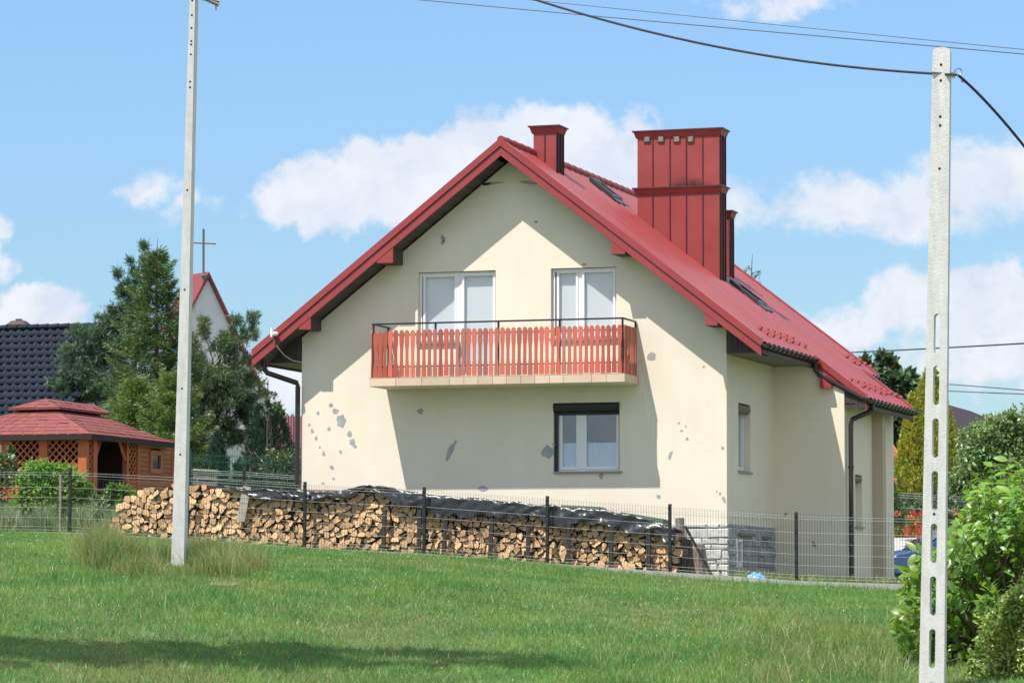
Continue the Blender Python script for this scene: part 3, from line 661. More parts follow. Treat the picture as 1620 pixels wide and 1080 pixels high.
# snow guards
sgm = MB(); n = 7; w_ = .075; pr_ = [(-w_ + 2 * w_ * i / n, .072 * math.sin(math.pi * (i / n)) ** .6 + .0) for i in range(n + 1)]
vs = []; fs = []
for dx in (0, .055):
    for (yy, zz) in pr_: vs.append((dx, yy, zz))
    for (yy, zz) in pr_: vs.append((dx, yy * .74, zz * .68 - .004))
N1 = n + 1
for i in range(n):
    fs += [(i, i + 1, N1 + i + 1, N1 + i), (2 * N1 + i, 3 * N1 + i, 3 * N1 + i + 1, 2 * N1 + i + 1), (i, 2 * N1 + i, 2 * N1 + i + 1, i + 1), (N1 + i, N1 + i + 1, 3 * N1 + i + 1, 3 * N1 + i)]
sgme = bpy.data.meshes.new('snow_guard'); sgme.from_pydata(vs, [], fs); sgme.materials.append(RED)
SG = [(480, 383), (520, 397), (560, 410), (600, 423), (640, 436), (680, 449), (520, 417), (560, 430), (600, 443), (640, 457), (680, 470), (720, 484), (760, 497),
      (1053, 712), (1095, 723), (1131, 732), (1165, 744), (1200, 756), (1236, 768), (1270, 780), (1305, 794), (1337, 808), (1367, 826), (1132, 752), (1165, 764), (1201, 776), (1238, 789), (1271, 800),
      (1030, 562), (1070, 577), (1110, 590), (1142, 612), (1176, 628), (1075, 597), (1107, 610)]
for (a, b) in SG:
    p = roofhit(1080 + a / 4, 420 + b / 4 + 3)
    inst(sgme, 'snow_guard', ro, (p[0], p[1], p[2] + .004), (0, math.atan(SL), 0))
# gutters with brackets
def gutter(x, z, y0, y1, sgn=1):
    mb = MB(); r = .068; n = 9; vs = []
    for rr_ in (r, r - .006):
        for y in (y0, y1):
            for i in range(n + 1): a = math.pi + math.pi * i / n; vs.append((x + rr_ * math.cos(a), y, z + rr_ * math.sin(a)))
    K = n + 1; fs = []
    for i in range(n): fs += [(i, i + 1, K + i + 1, K + i), (2 * K + i, 3 * K + i, 3 * K + i + 1, 2 * K + i + 1)]
    for e in (0, 1): fs += [(e * K + i, e * K + i + 1, 2 * K + e * K + i + 1, 2 * K + e * K + i) for i in range(n)]
    mb.add(vs, fs)
    for e, y in ((0, y0), (1, y1)): mb.add([vs[e * K + i] for i in range(K)], [tuple(range(K))])
    mb.tube([(x + sgn * r, y0, z), (x + sgn * r, y1, z)], .011, 6)
    g = mb.obj('gutter', BROWN, house)
    k = y0 + .16
    while k < y1:
        b = MB(); pts = [(x + (r + .006) * math.cos(math.pi + math.pi * i / 8), k, z + (r + .006) * math.sin(math.pi + math.pi * i / 8)) for i in range(9)]
        b.tube(pts, .012, 5); b.obj('gutter_bracket', BROWN, g); k += .34
    return g
GX1 = W + EV + .058; GZ1 = ZE - .075
gutter(GX1, GZ1, -OV + .06, D1 - .02)
GX2 = XE2 + .058; GZ2 = rz(XE2) - .075
gutter(GX2, GZ2, D1 + .05, D3)
gutter(GX1, GZ1, D3 + .1, LEN + OV - .05); gutter(-EV - .058, GZ1, -OV + .06, LEN + OV - .05, -1)
def pipe(pts, r=.048, name='downpipe'):
    mb = MB(); mb.tube(pts, r, 10); return mb.obj(name, BROWN, house, smooth=False)
pipe([(GX1, D1 - .12, GZ1 - .05), (GX1, D1 - .1, GZ1 - .2), (GX1 + .07, D1 - .05, GZ1 - .30), (GX2 - .12, D1 + .02, GZ2 + .03), (GX2 - .02, D1 + .08, GZ2 + .0)])
q0 = (GX2 - .02, D1 + .42, GZ2 - .05); wx = X2 + .09
pe = at_plane(1346, 668, 0, wx); ywall = float(pe[1])
dp = pipe([q0, (q0[0], q0[1], q0[2] - .10), (q0[0] - .03, q0[1] + .0, q0[2] - .15), (wx + .03, ywall, float(pe[2]) + .06), (wx, ywall, float(pe[2]) - .04), (wx, ywall, -.5)])
for zz in (2.05, .55, -.1): mb = MB(); mb.tube([(wx, ywall, zz), (wx, ywall, zz + .05)], .058, 10); mb.obj('pipe_clip', BROWN, dp)
pa = at_plane(418, 578, 1, -.32); pb = at_plane(474, 608, 1, -.05)
pipe([(pa[0], -.32, pa[2] + .08), (pa[0], -.32, pa[2] - .06), (pa[0] + .05, -.3, pa[2] - .14), (-.075, -.06, pb[2] + .03), (-.06, -.05, pb[2] - .05), (-.06, -.05, -.2)], .05)
# skylights
def skylight(p0, p1, wy):
    a = roofhit(*p0); b = roofhit(*p1); x0, x1 = a[0], b[0]; y0 = float((a[1] + b[1]) / 2); y1 = y0 + wy
    fr = MB(); z = lambda x, h: rz(x) + h
    def sl(xa, xb, ya, yb, h0, h1, m=0): fr.hexa([(xa, ya, z(xa, h0)), (xb, ya, z(xb, h0)), (xb, yb, z(xb, h0)), (xa, yb, z(xa, h0)), (xa, ya, z(xa, h1)), (xb, ya, z(xb, h1)), (xb, yb, z(xb, h1)), (xa, yb, z(xa, h1))], m)
    sl(x0, x1, y0, y0 + .07, 0, .09); sl(x0, x1, y1 - .07, y1, 0, .09); sl(x0, x0 + .08, y0 + .07, y1 - .07, 0, .10); sl(x1 - .08, x1, y0 + .07, y1 - .07, 0, .075)
    s = fr.obj('skylight', mat('skylight_frame', (.05, .055, .06), .4, metal=.4), ro)
    fr2 = MB(); fr = fr2
    xa, xb = x0 + .08, x1 - .08; fr2.add([(xa, y0 + .07, z(xa, .06)), (xb, y0 + .07, z(xb, .06)), (xb, y1 - .07, z(xb, .06)), (xa, y1 - .07, z(xa, .06))], [(0, 1, 2, 3)])
    fr2.obj('skylight_pane', mat('skylight_glass', (.05, .06, .075), .06), s)
    MB().prism([(x1, y0, z(x1, .02)), (x1 + .15, y0, z(x1 + .15, .02)), (x1 + .15, y0, z(x1 + .15, .035)), (x1, y0, z(x1, .035))], (0, wy, 0)).obj('flashing', mat('flashing', (.06, .06, .065), .5), s)
skylight((924, 283), (976, 317), .75); skylight((1149, 446), (1204, 484), .75)

# --- chimneys clad in standing-seam sheet
def chimney(x0, x1, y0, y1, ztop, seams, band=None, vents=(), label=None):
    zb = min(rz(x0), rz(x1)) - .25
    core = MB(); core.box(x0 + .012, x1 - .012, y0 + .012, y1 - .012, zb, ztop - .02)
    c = core.obj('chimney', CAPD, house, label=label)
    ed = [x0] + list(seams) + [x1]
    for a, b in zip(ed[:-1], ed[1:]):
        segs = [(zb, ztop - .03)] if band is None else [(zb, band - .06), (band + .06, ztop - .03)]
        for (u, v) in segs:
            MB().box(a + .008, b - .008, y0 - .004, y0 + .012, max(u, min(rz(a), rz(b)) - .1), v).obj('seam_panel', REDCH, c)
            s = MB(); s.box(b - .008, b + .008, y0 - .028, y0 + .012, max(u, min(rz(a), rz(b)) - .1), v); s.obj('standing_seam', CAPD, c)
    MB().box(x1 - .012, x1 + .003, y0 + .02, y1 - .02, zb, ztop - .03).obj('side_panel', CAPD, c)
    for yy in (y0 + .03, (y0 + y1) / 2, y1 - .03): MB().box(x1 + .003, x1 + .03, yy - .008, yy + .008, zb, ztop - .03).obj('standing_seam', CAPD, c)
    def cap(z, h, name):
        e = .075; e0 = .02; mb = MB()
        mb.hexa([(x0 - e0, y0 - e0, z - h), (x1 + e0, y0 - e0, z - h), (x1 + e0, y1 + e0, z - h), (x0 - e0, y1 + e0, z - h), (x0 - e * .8, y0 - e * .8, z - .03), (x1 + e * .8, y0 - e * .8, z - .03), (x1 + e * .8, y1 + e * .8, z - .03), (x0 - e * .8, y1 + e * .8, z - .03)], 0)
        mb.box(x0 - e - .01, x1 + e + .01, y0 - e - .01, y1 + e + .01, z - .028, z, 1)
        mb.obj(name, [REDCH, CAPD], c)
    cap(ztop, .15, 'chimney_cap')
    if band is not None: cap(band + .06, .14, 'chimney_band')
    for (vx, vz) in vents:
        f = MB(); h = .068; f.box(vx - h, vx + h, y0 - .03, y0 - .006, vz - h, vz + h); f.obj('vent_frame', CAPD, c)
        MB().box(vx - .05, vx + .05, y0 - .036, y0 - .031, vz - .05, vz + .05).obj('vent', mat('pale_vent', (.30, .26, .23), .7, c2=(.16, .13, .115), vs=30), c)
    return c
pr1 = roofhit(1139, 441); CY = float(pr1[1])
cxs = [float(at_plane(q, 330, 1, CY)[0]) for q in (1008, 1033, 1060, 1086, 1112, 1139)]
ct = float(at_plane(1075, 205, 1, CY)[2]); cb = float(at_plane(1075, 300, 1, CY)[2])
chimney(cxs[0], cxs[5], CY, CY + .42, ct, cxs[1:5], cb, [(float(at_plane(q, 220, 1, CY)[0]), float(at_plane(q, 220.5, 1, CY)[2])) for q in (1024, 1046, 1071, 1093)], label='widest red clad chimney with four square vents')
def soot():
    m = bpy.data.materials.new('soot'); m.use_nodes = True; N = m.node_tree.nodes; L = m.node_tree.links; b = N['Principled BSDF']
    b.inputs['Base Color'].default_value = (.012, .010, .010, 1); b.inputs['Roughness'].default_value = .8
    tc = N.new('ShaderNodeTexCoord'); sp = N.new('ShaderNodeSeparateXYZ'); L.new(tc.outputs['Generated'], sp.inputs[0])
    n = N.new('ShaderNodeTexNoise'); n.inputs['Scale'].default_value = 3.2; n.inputs['Detail'].default_value = 5; L.new(tc.outputs['Object'], n.inputs['Vector'])
    a = N.new('ShaderNodeMath'); a.operation = 'SUBTRACT'; a.inputs[0].default_value = 1.0; L.new(sp.outputs[2], a.inputs[1])
    e = N.new('ShaderNodeMath'); e.operation = 'PINGPONG'; e.inputs[1].default_value = .5; L.new(sp.outputs[0], e.inputs[0])
    k = N.new('ShaderNodeMath'); k.operation = 'MULTIPLY'; L.new(a.outputs[0], k.inputs[0]); L.new(e.outputs[0], k.inputs[1])
    r = N.new('ShaderNodeMath'); r.operation = 'MULTIPLY_ADD'; L.new(n.outputs['Fac'], r.inputs[0]); r.inputs[1].default_value = 1.6; r.inputs[2].default_value = -.72
    f = N.new('ShaderNodeMath'); f.operation = 'MULTIPLY_ADD'; f.use_clamp = True; L.new(k.outputs[0], f.inputs[0]); f.inputs[1].default_value = 1.5; L.new(r.outputs[0], f.inputs[2])
    g = N.new('ShaderNodeMath'); g.operation = 'MULTIPLY'; L.new(f.outputs[0], g.inputs[0]); L.new(a.outputs[0], g.inputs[1])
    h = N.new('ShaderNodeMath'); h.operation = 'MULTIPLY'; L.new(g.outputs[0], h.inputs[0]); 
    h2 = N.new('ShaderNodeMath'); h2.operation = 'MULTIPLY'; h2.use_clamp = True; L.new(e.outputs[0], h2.inputs[0]); h2.inputs[1].default_value = 5; L.new(h2.outputs[0], h.inputs[1])
    L.new(h.outputs[0], b.inputs['Alpha']); return m
_s0 = at_plane(1055, 278, 1, CY); _s1 = at_plane(1138, 297, 1, CY)
MB().add([(_s0[0], CY - .0065, _s1[2] + .05), (_s1[0] - .01, CY - .0065, _s1[2] + .05), (_s1[0] - .01, CY - .0065, _s0[2]), (_s0[0], CY - .0065, _s0[2])], [(0, 1, 2, 3)]).obj('soot_stain', soot(), bpy.data.objects['chimney'])
rp = (843, 241); Yr = -OV + .0
# ridge point at px 843
ys_ = np.linspace(-.5, 6, 600); best = min(ys_, key=lambda y: abs(810 + FPX * np.dot(np.array([HX, y, ZR]) - CAM, RV) / np.dot(np.array([HX, y, ZR]) - CAM, FV) - 843))
C2Y = float(best); c2 = [float(at_plane(q, 230, 1, C2Y)[0]) for q in (843.5, 862, 880.6)]
chimney(c2[0], c2[2], C2Y, C2Y + .42, float(at_plane(862, 199, 1, C2Y)[2]), [c2[1]], label='small red clad chimney on the ridge')
pr3 = roofhit(1154, 437); C3Y = float(pr3[1]) ; c3 = [float(at_plane(q, 390, 1, C3Y)[0]) for q in (1128, 1154.5)]
chimney(c3[0], c3[1], C3Y, C3Y + .28, float(at_plane(1150, 333, 1, C3Y)[2]), [], label='narrow red clad chimney behind the widest one')

# --- balcony
BX0, BX1, BD, ZB = 1.735, 6.7215, .9276, 3.484
bal = MB(); bal.box(BX0 + .012, BX1 - .012, -BD + .012, -.002, ZB, SLABT - .012); balo = bal.obj('balcony', GROUT, house)
under = MB(); under.box(BX0 + .02, BX1 - .02, -BD + .02, -.004, ZB - .006, ZB - .001); under.obj('balcony_underside', STUCCO, balo)
MB().box(BX0, BX1, -BD, -.003, SLABT - .012, SLABT + .002).obj('balcony_floor', mat('balcony_floor_tile', (.42, .34, .28), .7), balo)
tx = [585.5, 626, 667, 711, 734, 756, 779, 801, 824, 846, 869, 891, 936, 959, 990]
xx = [float(at_plane(q, 605, 1, -BD)[0]) for q in tx]; xx[0] = BX0; xx[-1] = BX1
for a, b in zip(xx[:-1], xx[1:]): MB().box(a + .004, b - .004, -BD - .002, -BD + .012, ZB + .002, SLABT - .014).obj('edge_tile', TILEB, balo)
for a, b in ((-BD + .002, -.5), (-.49, -.004)):
    MB().box(BX1 - .012, BX1 + .003, a, b, ZB + .002, SLABT - .014).obj('edge_tile', TILEB, balo); MB().box(BX0 - .003, BX0 + .012, a, b, ZB + .002, SLABT - .014).obj('edge_tile', TILEB, balo)
RZT = 4.669; RY = -BD + .05; RX0 = BX0 + .05; RX1 = BX1 - .05
rail = MB(); rail.box(RX0 - .02, RX1 + .02, RY - .02, RY + .02, RZT - .03, RZT); rail.box(RX0 - .02, RX0 + .02, RY + .02, -.02, RZT - .03, RZT - .001); rail.box(RX1 - .02, RX1 + .02, RY + .02, -.02, RZT - .03, RZT - .001)
for z in (RZT - .225, SLABT + .205):
    rail.box(RX0, RX1, RY - .006, RY + .006, z - .012, z + .012); rail.box(RX1 - .006, RX1 + .006, RY + .006, -.02, z - .012, z + .012); rail.box(RX0 - .006, RX0 + .006, RY + .006, -.02, z - .012, z + .012)
rail.obj('railing_frame', FEN, balo)
for q in (590.5, 688.5, 788, 885, 984.5):
    x = float(at_plane(q, 550, 1, RY)[0]); MB().box(x - .017, x + .017, RY - .0, RY + .034, SLABT, RZT - .03).obj('railing_post', FEN, balo)
for xx_ in (RX0, RX1): MB().box(xx_ - .017, xx_ + .017, -.06, -.03, SLABT, RZT - .03).obj('railing_post', FEN, balo)
PH = .885
def picket_mesh():
    hw = .0445; prof = [(0, hw), (.16, hw), (.20, hw * .93), (.29, hw * .70), (.36, hw * .60), (.55, hw * .60), (.63, hw * .70), (.70, hw * .88), (.745, hw * .93), (.77, hw), (.80, hw * .9), (.83, hw), (.93, hw), (.965, hw * .85), (.988, hw * .5), (1.0, hw * .15)]
    p = [(w, t * PH) for t, w in prof] + [(-w, t * PH) for t, w in prof[::-1]]
    mb = MB(); mb.prism([(a, 0, z) for a, z in p], (0, .02, 0)); return mb
pm = picket_mesh(); pmes = []
for m in (PICKET, PICKETF):
    me = bpy.data.meshes.new('picket'); me.from_pydata(pm.v, [], pm.f); me.materials.append(m); pmes.append(me)
PZ = float(at_plane(785, 595 - 1.5, 1, RY)[2])
pxs = np.linspace(618, 981, 42)
for i, q in enumerate(pxs):
    x = float(at_plane(q, 550, 1, RY)[0]); r = random.random()
    inst(pmes[0 if (r > .42 or i > 34 or i == 29) else 1], 'picket', balo, (x, RY - .027, PZ + random.uniform(-.006, .006)), (0, random.uniform(-.006, .006), 0))
for j, q in enumerate((594.5, 602, 610)):
    x = float(at_plane(q, 550, 1, RY)[0]); inst(pmes[0], 'picket', balo, (x, RY - .03 - .004 * j, PZ - .03), (0, .01, .25))
x = float(at_plane(614, 550, 1, RY)[0]); MB().box(x - .01, x + .014, RY - .02, RY + .02, PZ - .04, PZ + PH - .02).obj('railing_post', FEN, balo)
for sx in (RX0, RX1):
    for j in range(8):
        y = RY + .06 + j * (abs(RY) - .1) / 7.5
        inst(pmes[j % 2], 'picket', balo, (sx + (.027 if sx > 4 else -.027), y, PZ), (0, 0, math.pi / 2))

# --- radio antenna on the eave
an = thing('antenna', 'small white radio antenna clamped to the left eave with a hanging cable', 'antenna', at_plane(437, 535, 1, -OV - .06))
p = np.array(ORG[an.name])
a_ = at_plane(430.5, 519, 1, -OV - .09); b_ = at_plane(430.5, 533, 1, -OV - .09)
MB().box(a_[0] - .02, a_[0] + .02, -OV - .13, -OV - .07, b_[2], a_[2]).obj('antenna_panel', WHITE, an)
mb = MB(); c_ = at_plane(436, 528, 1, -OV - .08); mb.lathe((c_[0], -OV - .09, c_[2] - .05), [(.0, 0), (.05, .02), (.062, .05), (.05, .08), (0, .1)], 10); mb.obj('antenna_head', WHITE, an)
d_ = at_plane(437, 545, 1, -OV - .05); mb = MB(); mb.tube([(c_[0], -OV - .09, c_[2] - .05), (d_[0], -OV - .05, d_[2])], .02, 6); mb.obj('antenna_bracket', CAPD, an)
cp = [at_plane(433, 536, 1, -OV - .06), at_plane(439, 549, 1, -OV - .04), at_plane(450, 562, 1, -.35), at_plane(463, 570, 1, -.15), at_plane(478, 573, 1, -.02)]
mb = MB(); mb.tube(cp, .009, 6); mb.obj('antenna_cable', CABLEW, an)

# ------------------------------------------------------------------ fence in front of the house
fence = thing('fence', 'long dark wire panel fence on a low concrete kerb in front of the house', 'fence', (4, FENCE_Y, gz(4, FENCE_Y)))
ppx = [-85, 110, 296, 482, 671, 866, 1060, 1260]
posts = [float(at_plane(q, 860, 1, FENCE_Y)[0]) for q in ppx] + [12.6, 15.0]
for i, x in enumerate(posts):
    z = float(ftop(x)); mb = MB(); mb.box(x - .025, x + .025, FENCE_Y - .025, FENCE_Y + .025, z - .15, z + 1.2); mb.box(x - .027, x + .027, FENCE_Y - .027, FENCE_Y + .027, z + 1.2, z + 1.21)
    for k in range(5): mb.box(x - .03, x + .03, FENCE_Y - .038, FENCE_Y - .026, z + .08 + k * .26, z + .11 + k * .26)
    mb.obj('post', FEN, fence)
for i in range(len(posts) - 1):
    x0, x1 = posts[i] + .03, posts[i + 1] - .03; z0, z1 = float(ftop(x0)), float(ftop(x1)); mb = MB()
    n = int((x1 - x0) / .05); zz = lambda x: z0 + (z1 - z0) * (x - x0) / (x1 - x0)
    for k in range(n + 1):
        x = x0 + (x1 - x0) * k / n; z = zz(x); j = random.uniform(-.004, .004)
        mb.tube([(x, FENCE_Y - .003, z + .03), (x + j, FENCE_Y - .003, z + 1.04), (x + j, FENCE_Y - .03, z + 1.085), (x + j, FENCE_Y - .003, z + 1.13), (x + j, FENCE_Y - .003, z + 1.165)], .003, 3, 1, False)
    for h in (.05, .11, .28, .47, .66, .85, 1.035, 1.085, 1.135):
        yy = FENCE_Y - (.034 if h == 1.085 else .008); mb.tube([(x0, yy, z0 + h), (x1, yy, z1 + h)], .0021, 4, 0, False)
    mb.obj('mesh_panel', [WIREH, WIREV], fence, kind='stuff')
    xs_ = [x0 - .03, (x0 + x1) / 2, x1 + .03] if x0 > 4 else [x0 - .03, x1 + .03]
    for a, b in zip(xs_[:-1], xs_[1:]):
        za, zb_ = float(ftop(a)), float(ftop(b))
        MB().hexa([(a + .004, FENCE_Y - .03, za - .45), (b - .004, FENCE_Y - .03, zb_ - .45), (b - .004, FENCE_Y + .03, zb_ - .45), (a + .004, FENCE_Y + .03, za - .45),
                   (a + .004, FENCE_Y - .03, za + .01), (b - .004, FENCE_Y - .03, zb_ + .01), (b - .004, FENCE_Y + .03, zb_ + .01), (a + .004, FENCE_Y + .03, za + .01)]).obj('kerb_board', CONC2, fence)

# ------------------------------------------------------------------ firewood
PY = -1.93
_top = [(176, 838), (183, 812), (200, 786), (225, 775), (262, 768), (330, 769), (378, 773), (400, 776), (470, 781), (520, 781), (560, 777), (585, 774), (610, 775), (640, 779), (680, 786), (760, 795), (866, 806), (960, 813), (1030, 826), (1072, 842)]
_t = [at_plane(a, b, 1, PY) for a, b in _top]; TX = [q[0] for q in _t]; TZ = [q[2] for q in _t]
def ptop(x): return float(np.interp(x, TX, TZ))
def pbot(x): return float(ftop(x)) - .03
def px_of(P): d = np.asarray(P) - CAM; k = FPX / (d @ FV); return 810 + k * (d @ RV), 540 - k * (d @ UV_)
cells = []
row = 0; z = -0.6
while z < 2.0:
    x = TX[0] + random.uniform(0, .12)
    while x < TX[-1]:
        xx = x + random.uniform(-.035, .035); zz_ = z + random.uniform(-.042, .042)
        if pbot(xx) + .03 < zz_ < ptop(xx) - .035: cells.append((xx, zz_))
        x += random.choice([.10, .12, .135, .15, .17])
    z += .092; row += 1
P2 = np.array(cells)
logs = []
for i, (cx, cz) in enumerate(cells):
    poly = [(cx - .095, cz - .075), (cx + .095, cz - .075), (cx + .095, cz + .075), (cx - .095, cz + .075)]
    d2 = (P2[:, 0] - cx) ** 2 + (P2[:, 1] - cz) ** 2
    for j in np.where((d2 < .09) & (d2 > 1e-9))[0]:
        ax, az_ = P2[j, 0] - cx, P2[j, 1] - cz; c = (P2[j, 0] ** 2 - cx ** 2 + P2[j, 1] ** 2 - cz ** 2) / 2
        poly = clip(poly, ax, az_, c)
        if len(poly) < 3: break
    if len(poly) < 3 or area(poly) < .0018: continue
    mx = sum(p[0] for p in poly) / len(poly); mz = sum(p[1] for p in poly) / len(poly)
    # merge near-coincident corners, then split-log shapes: drop corners
    q = []
    for p in poly:
        if not q or math.hypot(p[0] - q[-1][0], p[1] - q[-1][1]) > .02: q.append(p)
    while len(q) > random.choice([3, 4, 4, 5]): 
        k = min(range(len(q)), key=lambda k: area([q[k - 1], q[k], q[(k + 1) % len(q)]]) * random.uniform(.6, 1.6)); q.pop(k)
    if len(q) < 3: continue
    sc_ = random.uniform(.95, 1.06)
    q = [(mx + (a - mx) * sc_, mz + (b - mz) * sc_) for a, b in q]
    # round the corners once
    r = []
    for k in range(len(q)):
        p, n_ = q[k], q[(k + 1) % len(q)]; r += [(p[0] * .82 + n_[0] * .18, p[1] * .82 + n_[1] * .18), (p[0] * .18 + n_[0] * .82, p[1] * .18 + n_[1] * .82)]
    logs.append((mx, mz, r, area(r)))
def log_geom(mb, mx, mz, r):
    y0 = PY + random.uniform(-.055, .035); ta, tb = random.uniform(-.35, .35), random.uniform(-.12, .5); n = len(r); Ln = .42
    f = [(a, y0 + ta * (a - mx) + tb * (b - mz), b) for a, b in r]; k = random.uniform(.85, 1.0)
    bk = [(mx + (a - mx) * k, y0 + Ln, mz + (b - mz) * k) for a, b in r]
    o = len(mb.v); mb.add(f + bk, [tuple(range(n))], 0)
    for i in range(n): mb.f.append((o + i, o + (i + 1) % n, o + n + (i + 1) % n, o + n + i)); mb.m.append(1)
    return y0
LM = [(0, 'the bare left end of the stack'), (284, 'the concrete pole'), (388, 'the pale plank'), (482, 'the fence post at the house corner'), (607, 'the first dark stake'), (662, 'the second dark stake'), (703, 'the third dark stake'),
      (777, 'the fourth dark stake'), (835, 'the fifth dark stake'), (899, 'the sixth dark stake'), (967, 'the seventh dark stake'), (1026, 'the eighth dark stake')]
ORDS = ['', 'first', 'second', 'third', 'fourth', 'fifth', 'sixth', 'seventh', 'eighth', 'ninth', 'tenth', 'eleventh', 'twelfth', 'thirteenth', 'fourteenth', 'fifteenth', 'sixteenth', 'seventeenth', 'eighteenth', 'nineteenth', 'twentieth']
def log_labels():
    rows = {}
    for i, (mx, mz, r, a) in enumerate(logs):
        px = px_of((mx, PY, mz))[0]; k = max(j for j in range(len(LM)) if LM[j][0] <= px)
        rows.setdefault((k, int((mz - pbot(mx)) / .092)), []).append((mx, i))
    out = {}
    for (k, layer), it in rows.items():
        for n, (_, i) in enumerate(sorted(it)):
            out[i] = '%s log %s %s, %s layer up' % (ORDS[min(n + 1, 20)], 'in' if k == 0 else 'right of', LM[k][1], ORDS[min(layer + 1, 20)])
    return out
def cover(px):  # rows hidden by the sheet
    return np.interp(px, [385, 480, 560, 575, 610, 650, 700, 760, 860, 1000, 1072], [780, 792, 784, 778, 784, 806, 816, 822, 830, 840, 858])
LAB = log_labels(); vis = []
for L_ in logs:
    px, py = px_of((L_[0], PY, L_[1])); vis.append(L_[3] * (.05 if py < cover(px) else 1))
order = np.argsort(-np.array(vis)); single = set(order[:300].tolist())
rest = MB()
for i, L_ in enumerate(logs):
    if i in single:
        mb = MB(); y0 = log_geom(mb, *L_[:3]); o = mb.obj('firewood_log', [LOGEND, LOGSIDE], None, org=(L_[0], y0, L_[1]))
        px, _ = px_of((L_[0], PY, L_[1])); tag(o, LAB[i], 'log', 'split logs in the long firewood stack')
    else: log_geom(rest, *L_[:3])
# a second rank behind, so the stack has depth
for i in range(len(TX) - 1):
    a, b = TX[i] + .04, TX[i + 1] + .04; 
    if i == 0: a += .08
    rest.hexa([(a, PY + .16, pbot(a) - .1), (b, PY + .16, pbot(b) - .1), (b, PY + .8, pbot(b) - .1), (a, PY + .8, pbot(a) - .1), (a, PY + .16, ptop(a) - .10), (b, PY + .16, ptop(b) - .10), (b, PY + .8, ptop(b) - .12), (a, PY + .8, ptop(a) - .12)], 2)
ro_ = rest.obj('firewood_stack', [mat('split_wood_mass', (.72, .475, .265), .85, c2=(.56, .315, .14), vs=11, isl=.3, bump=.4, bs=40, lo=.35, hi=.75), LOGSIDE, mat('stack_core', (.05, .035, .025), .95)], None, org=(4, PY, .3), kind='stuff')
ro_['label'] = 'smaller split logs filling the long firewood stack'

# foil sheets over the stack
def tarp(pa, pb, hang, lift, label, seed):
    xa = float(at_plane(pa, 800, 1, PY)[0]); xb = float(at_plane(pb, 800, 1, PY)[0]); n = int((xb - xa) / .035); vs = []; K = 12
    for i in range(n + 1):
        t = i / n; x = xa + (xb - xa) * t; pxx = pa + (pb - pa) * t
        h = float(np.interp(pxx, *hang)) / 84.0; up = float(np.interp(pxx, *lift)) / 84.0; zt = ptop(x) + .035 + up
        h *= 1 + .5 * (mnoise.noise((x * 2.3, seed, 0))) + .16 * mnoise.noise((x * 9, seed, 3))
        for k in range(K):
            u = k / (K - 1)
            if u < .45: y = PY + .65 - (u / .45) * .75; zc = zt - .05 * (1 - u / .45)
            else: v = (u - .45) / .55; y = PY - .10 - .035 * v; zc = zt - h * v ** 1.05
            w = mnoise.noise((x * 3.1 + u * 2.0, u * 2.4, seed)); w2 = mnoise.noise((x * 9.0 - u * 4, u * 5.0, seed + 5))
            w3 = abs(mnoise.noise((x * 5.0 + u * 5, u * 1.5, seed + 9)))
            vs.append((x + .02 * w2, y - .03 * abs(w) - .016 * w2 - .085 * w3 * (u > .4), zc + (.03 * w + .02 * w2) * (.4 if u < .45 else 1)))
    mb = MB(); mb.add(vs, [(i * K + k, (i + 1) * K + k, (i + 1) * K + k + 1, i * K + k + 1) for i in range(n) for k in range(K - 1)])
    o = mb.obj('plastic_sheet', TARP, None, org=((xa + xb) / 2, PY, ptop((xa + xb) / 2)), smooth=True); tag(o, label, 'plastic sheet', 'black plastic sheets over the firewood'); return o
tarp(360, 590, ([360, 420, 480, 560, 590], [3, 11, 13, 9, 3]), ([360, 400, 450, 560, 590], [1, 1, 1, 1, 4]), 'short black plastic sheet over the stack beside the pale plank', 1.3)
tarp(555, 1072, ([555, 575, 600, 650, 690, 760, 860, 1000, 1060, 1072], [2, 4, 8, 26, 29, 27, 26, 24, 22, 20]), ([555, 575, 605, 650, 700, 760, 860, 960, 1040, 1072], [2, 4, 2, 1, 2, 3, 4, 3, 2, 2]), 'long crumpled black plastic sheet over the right half of the stack', 4.7)

# boards, pipe and stakes at the stack
def bar(name, p, q, w, d, m, label, cat, group=None):
    p = np.array(p); q = np.array(q); a = unit(q - p); s = unit(np.cross(a, [0, 1, 0])) * w / 2; f = np.array([0, d / 2, 0])
    mb = MB(); mb.hexa([p - s - f, p + s - f, p + s + f, p - s + f, q - s - f, q + s - f, q + s + f, q - s + f])
    o = mb.obj(name, m, None, org=tuple(p)); return tag(o, label, cat, group)
bar('plank', at_plane(381, 824, 1, -2.06), at_plane(391, 769, 1, -2.03), .16, .03, WOODP, 'short pale plank standing against the firewood stack', 'plank')
ords = ['first', 'second', 'third', 'fourth', 'fifth', 'sixth', 'seventh', 'eighth']
for i, (b, t) in enumerate([((606, 874), (609, 806)), ((662, 877), (664, 806)), ((701, 880), (706, 815)), ((775, 886), (778, 819)), ((835, 891), (836, 826)), ((899, 895), (900, 827)), ((966, 900), (968, 827)), ((1026, 905), (1026, 838))]):
    p = at_plane(*b, 1, -2.09); q = at_plane(*t, 1, -2.07); p[2] -= .1
    bar('wooden_stake', p, q, .075, .05, STAKE, ords[i] + ' dark wooden stake from the left propping up the stack', 'stake', 'dark stakes in front of the firewood stack')
p = at_plane(470, 776, 1, -1.6); q = at_plane(676, 783, 1, -1.9)
mb = MB(); mb.tube([p, (p + q) / 2 + np.array([0, 0, .01]), q], .03, 8); tag(mb.obj('long_pole', mat('brown_pole', (.16, .10, .075), .7), None, org=tuple(p)), 'long thin brown pole lying on top of the stack', 'pole')
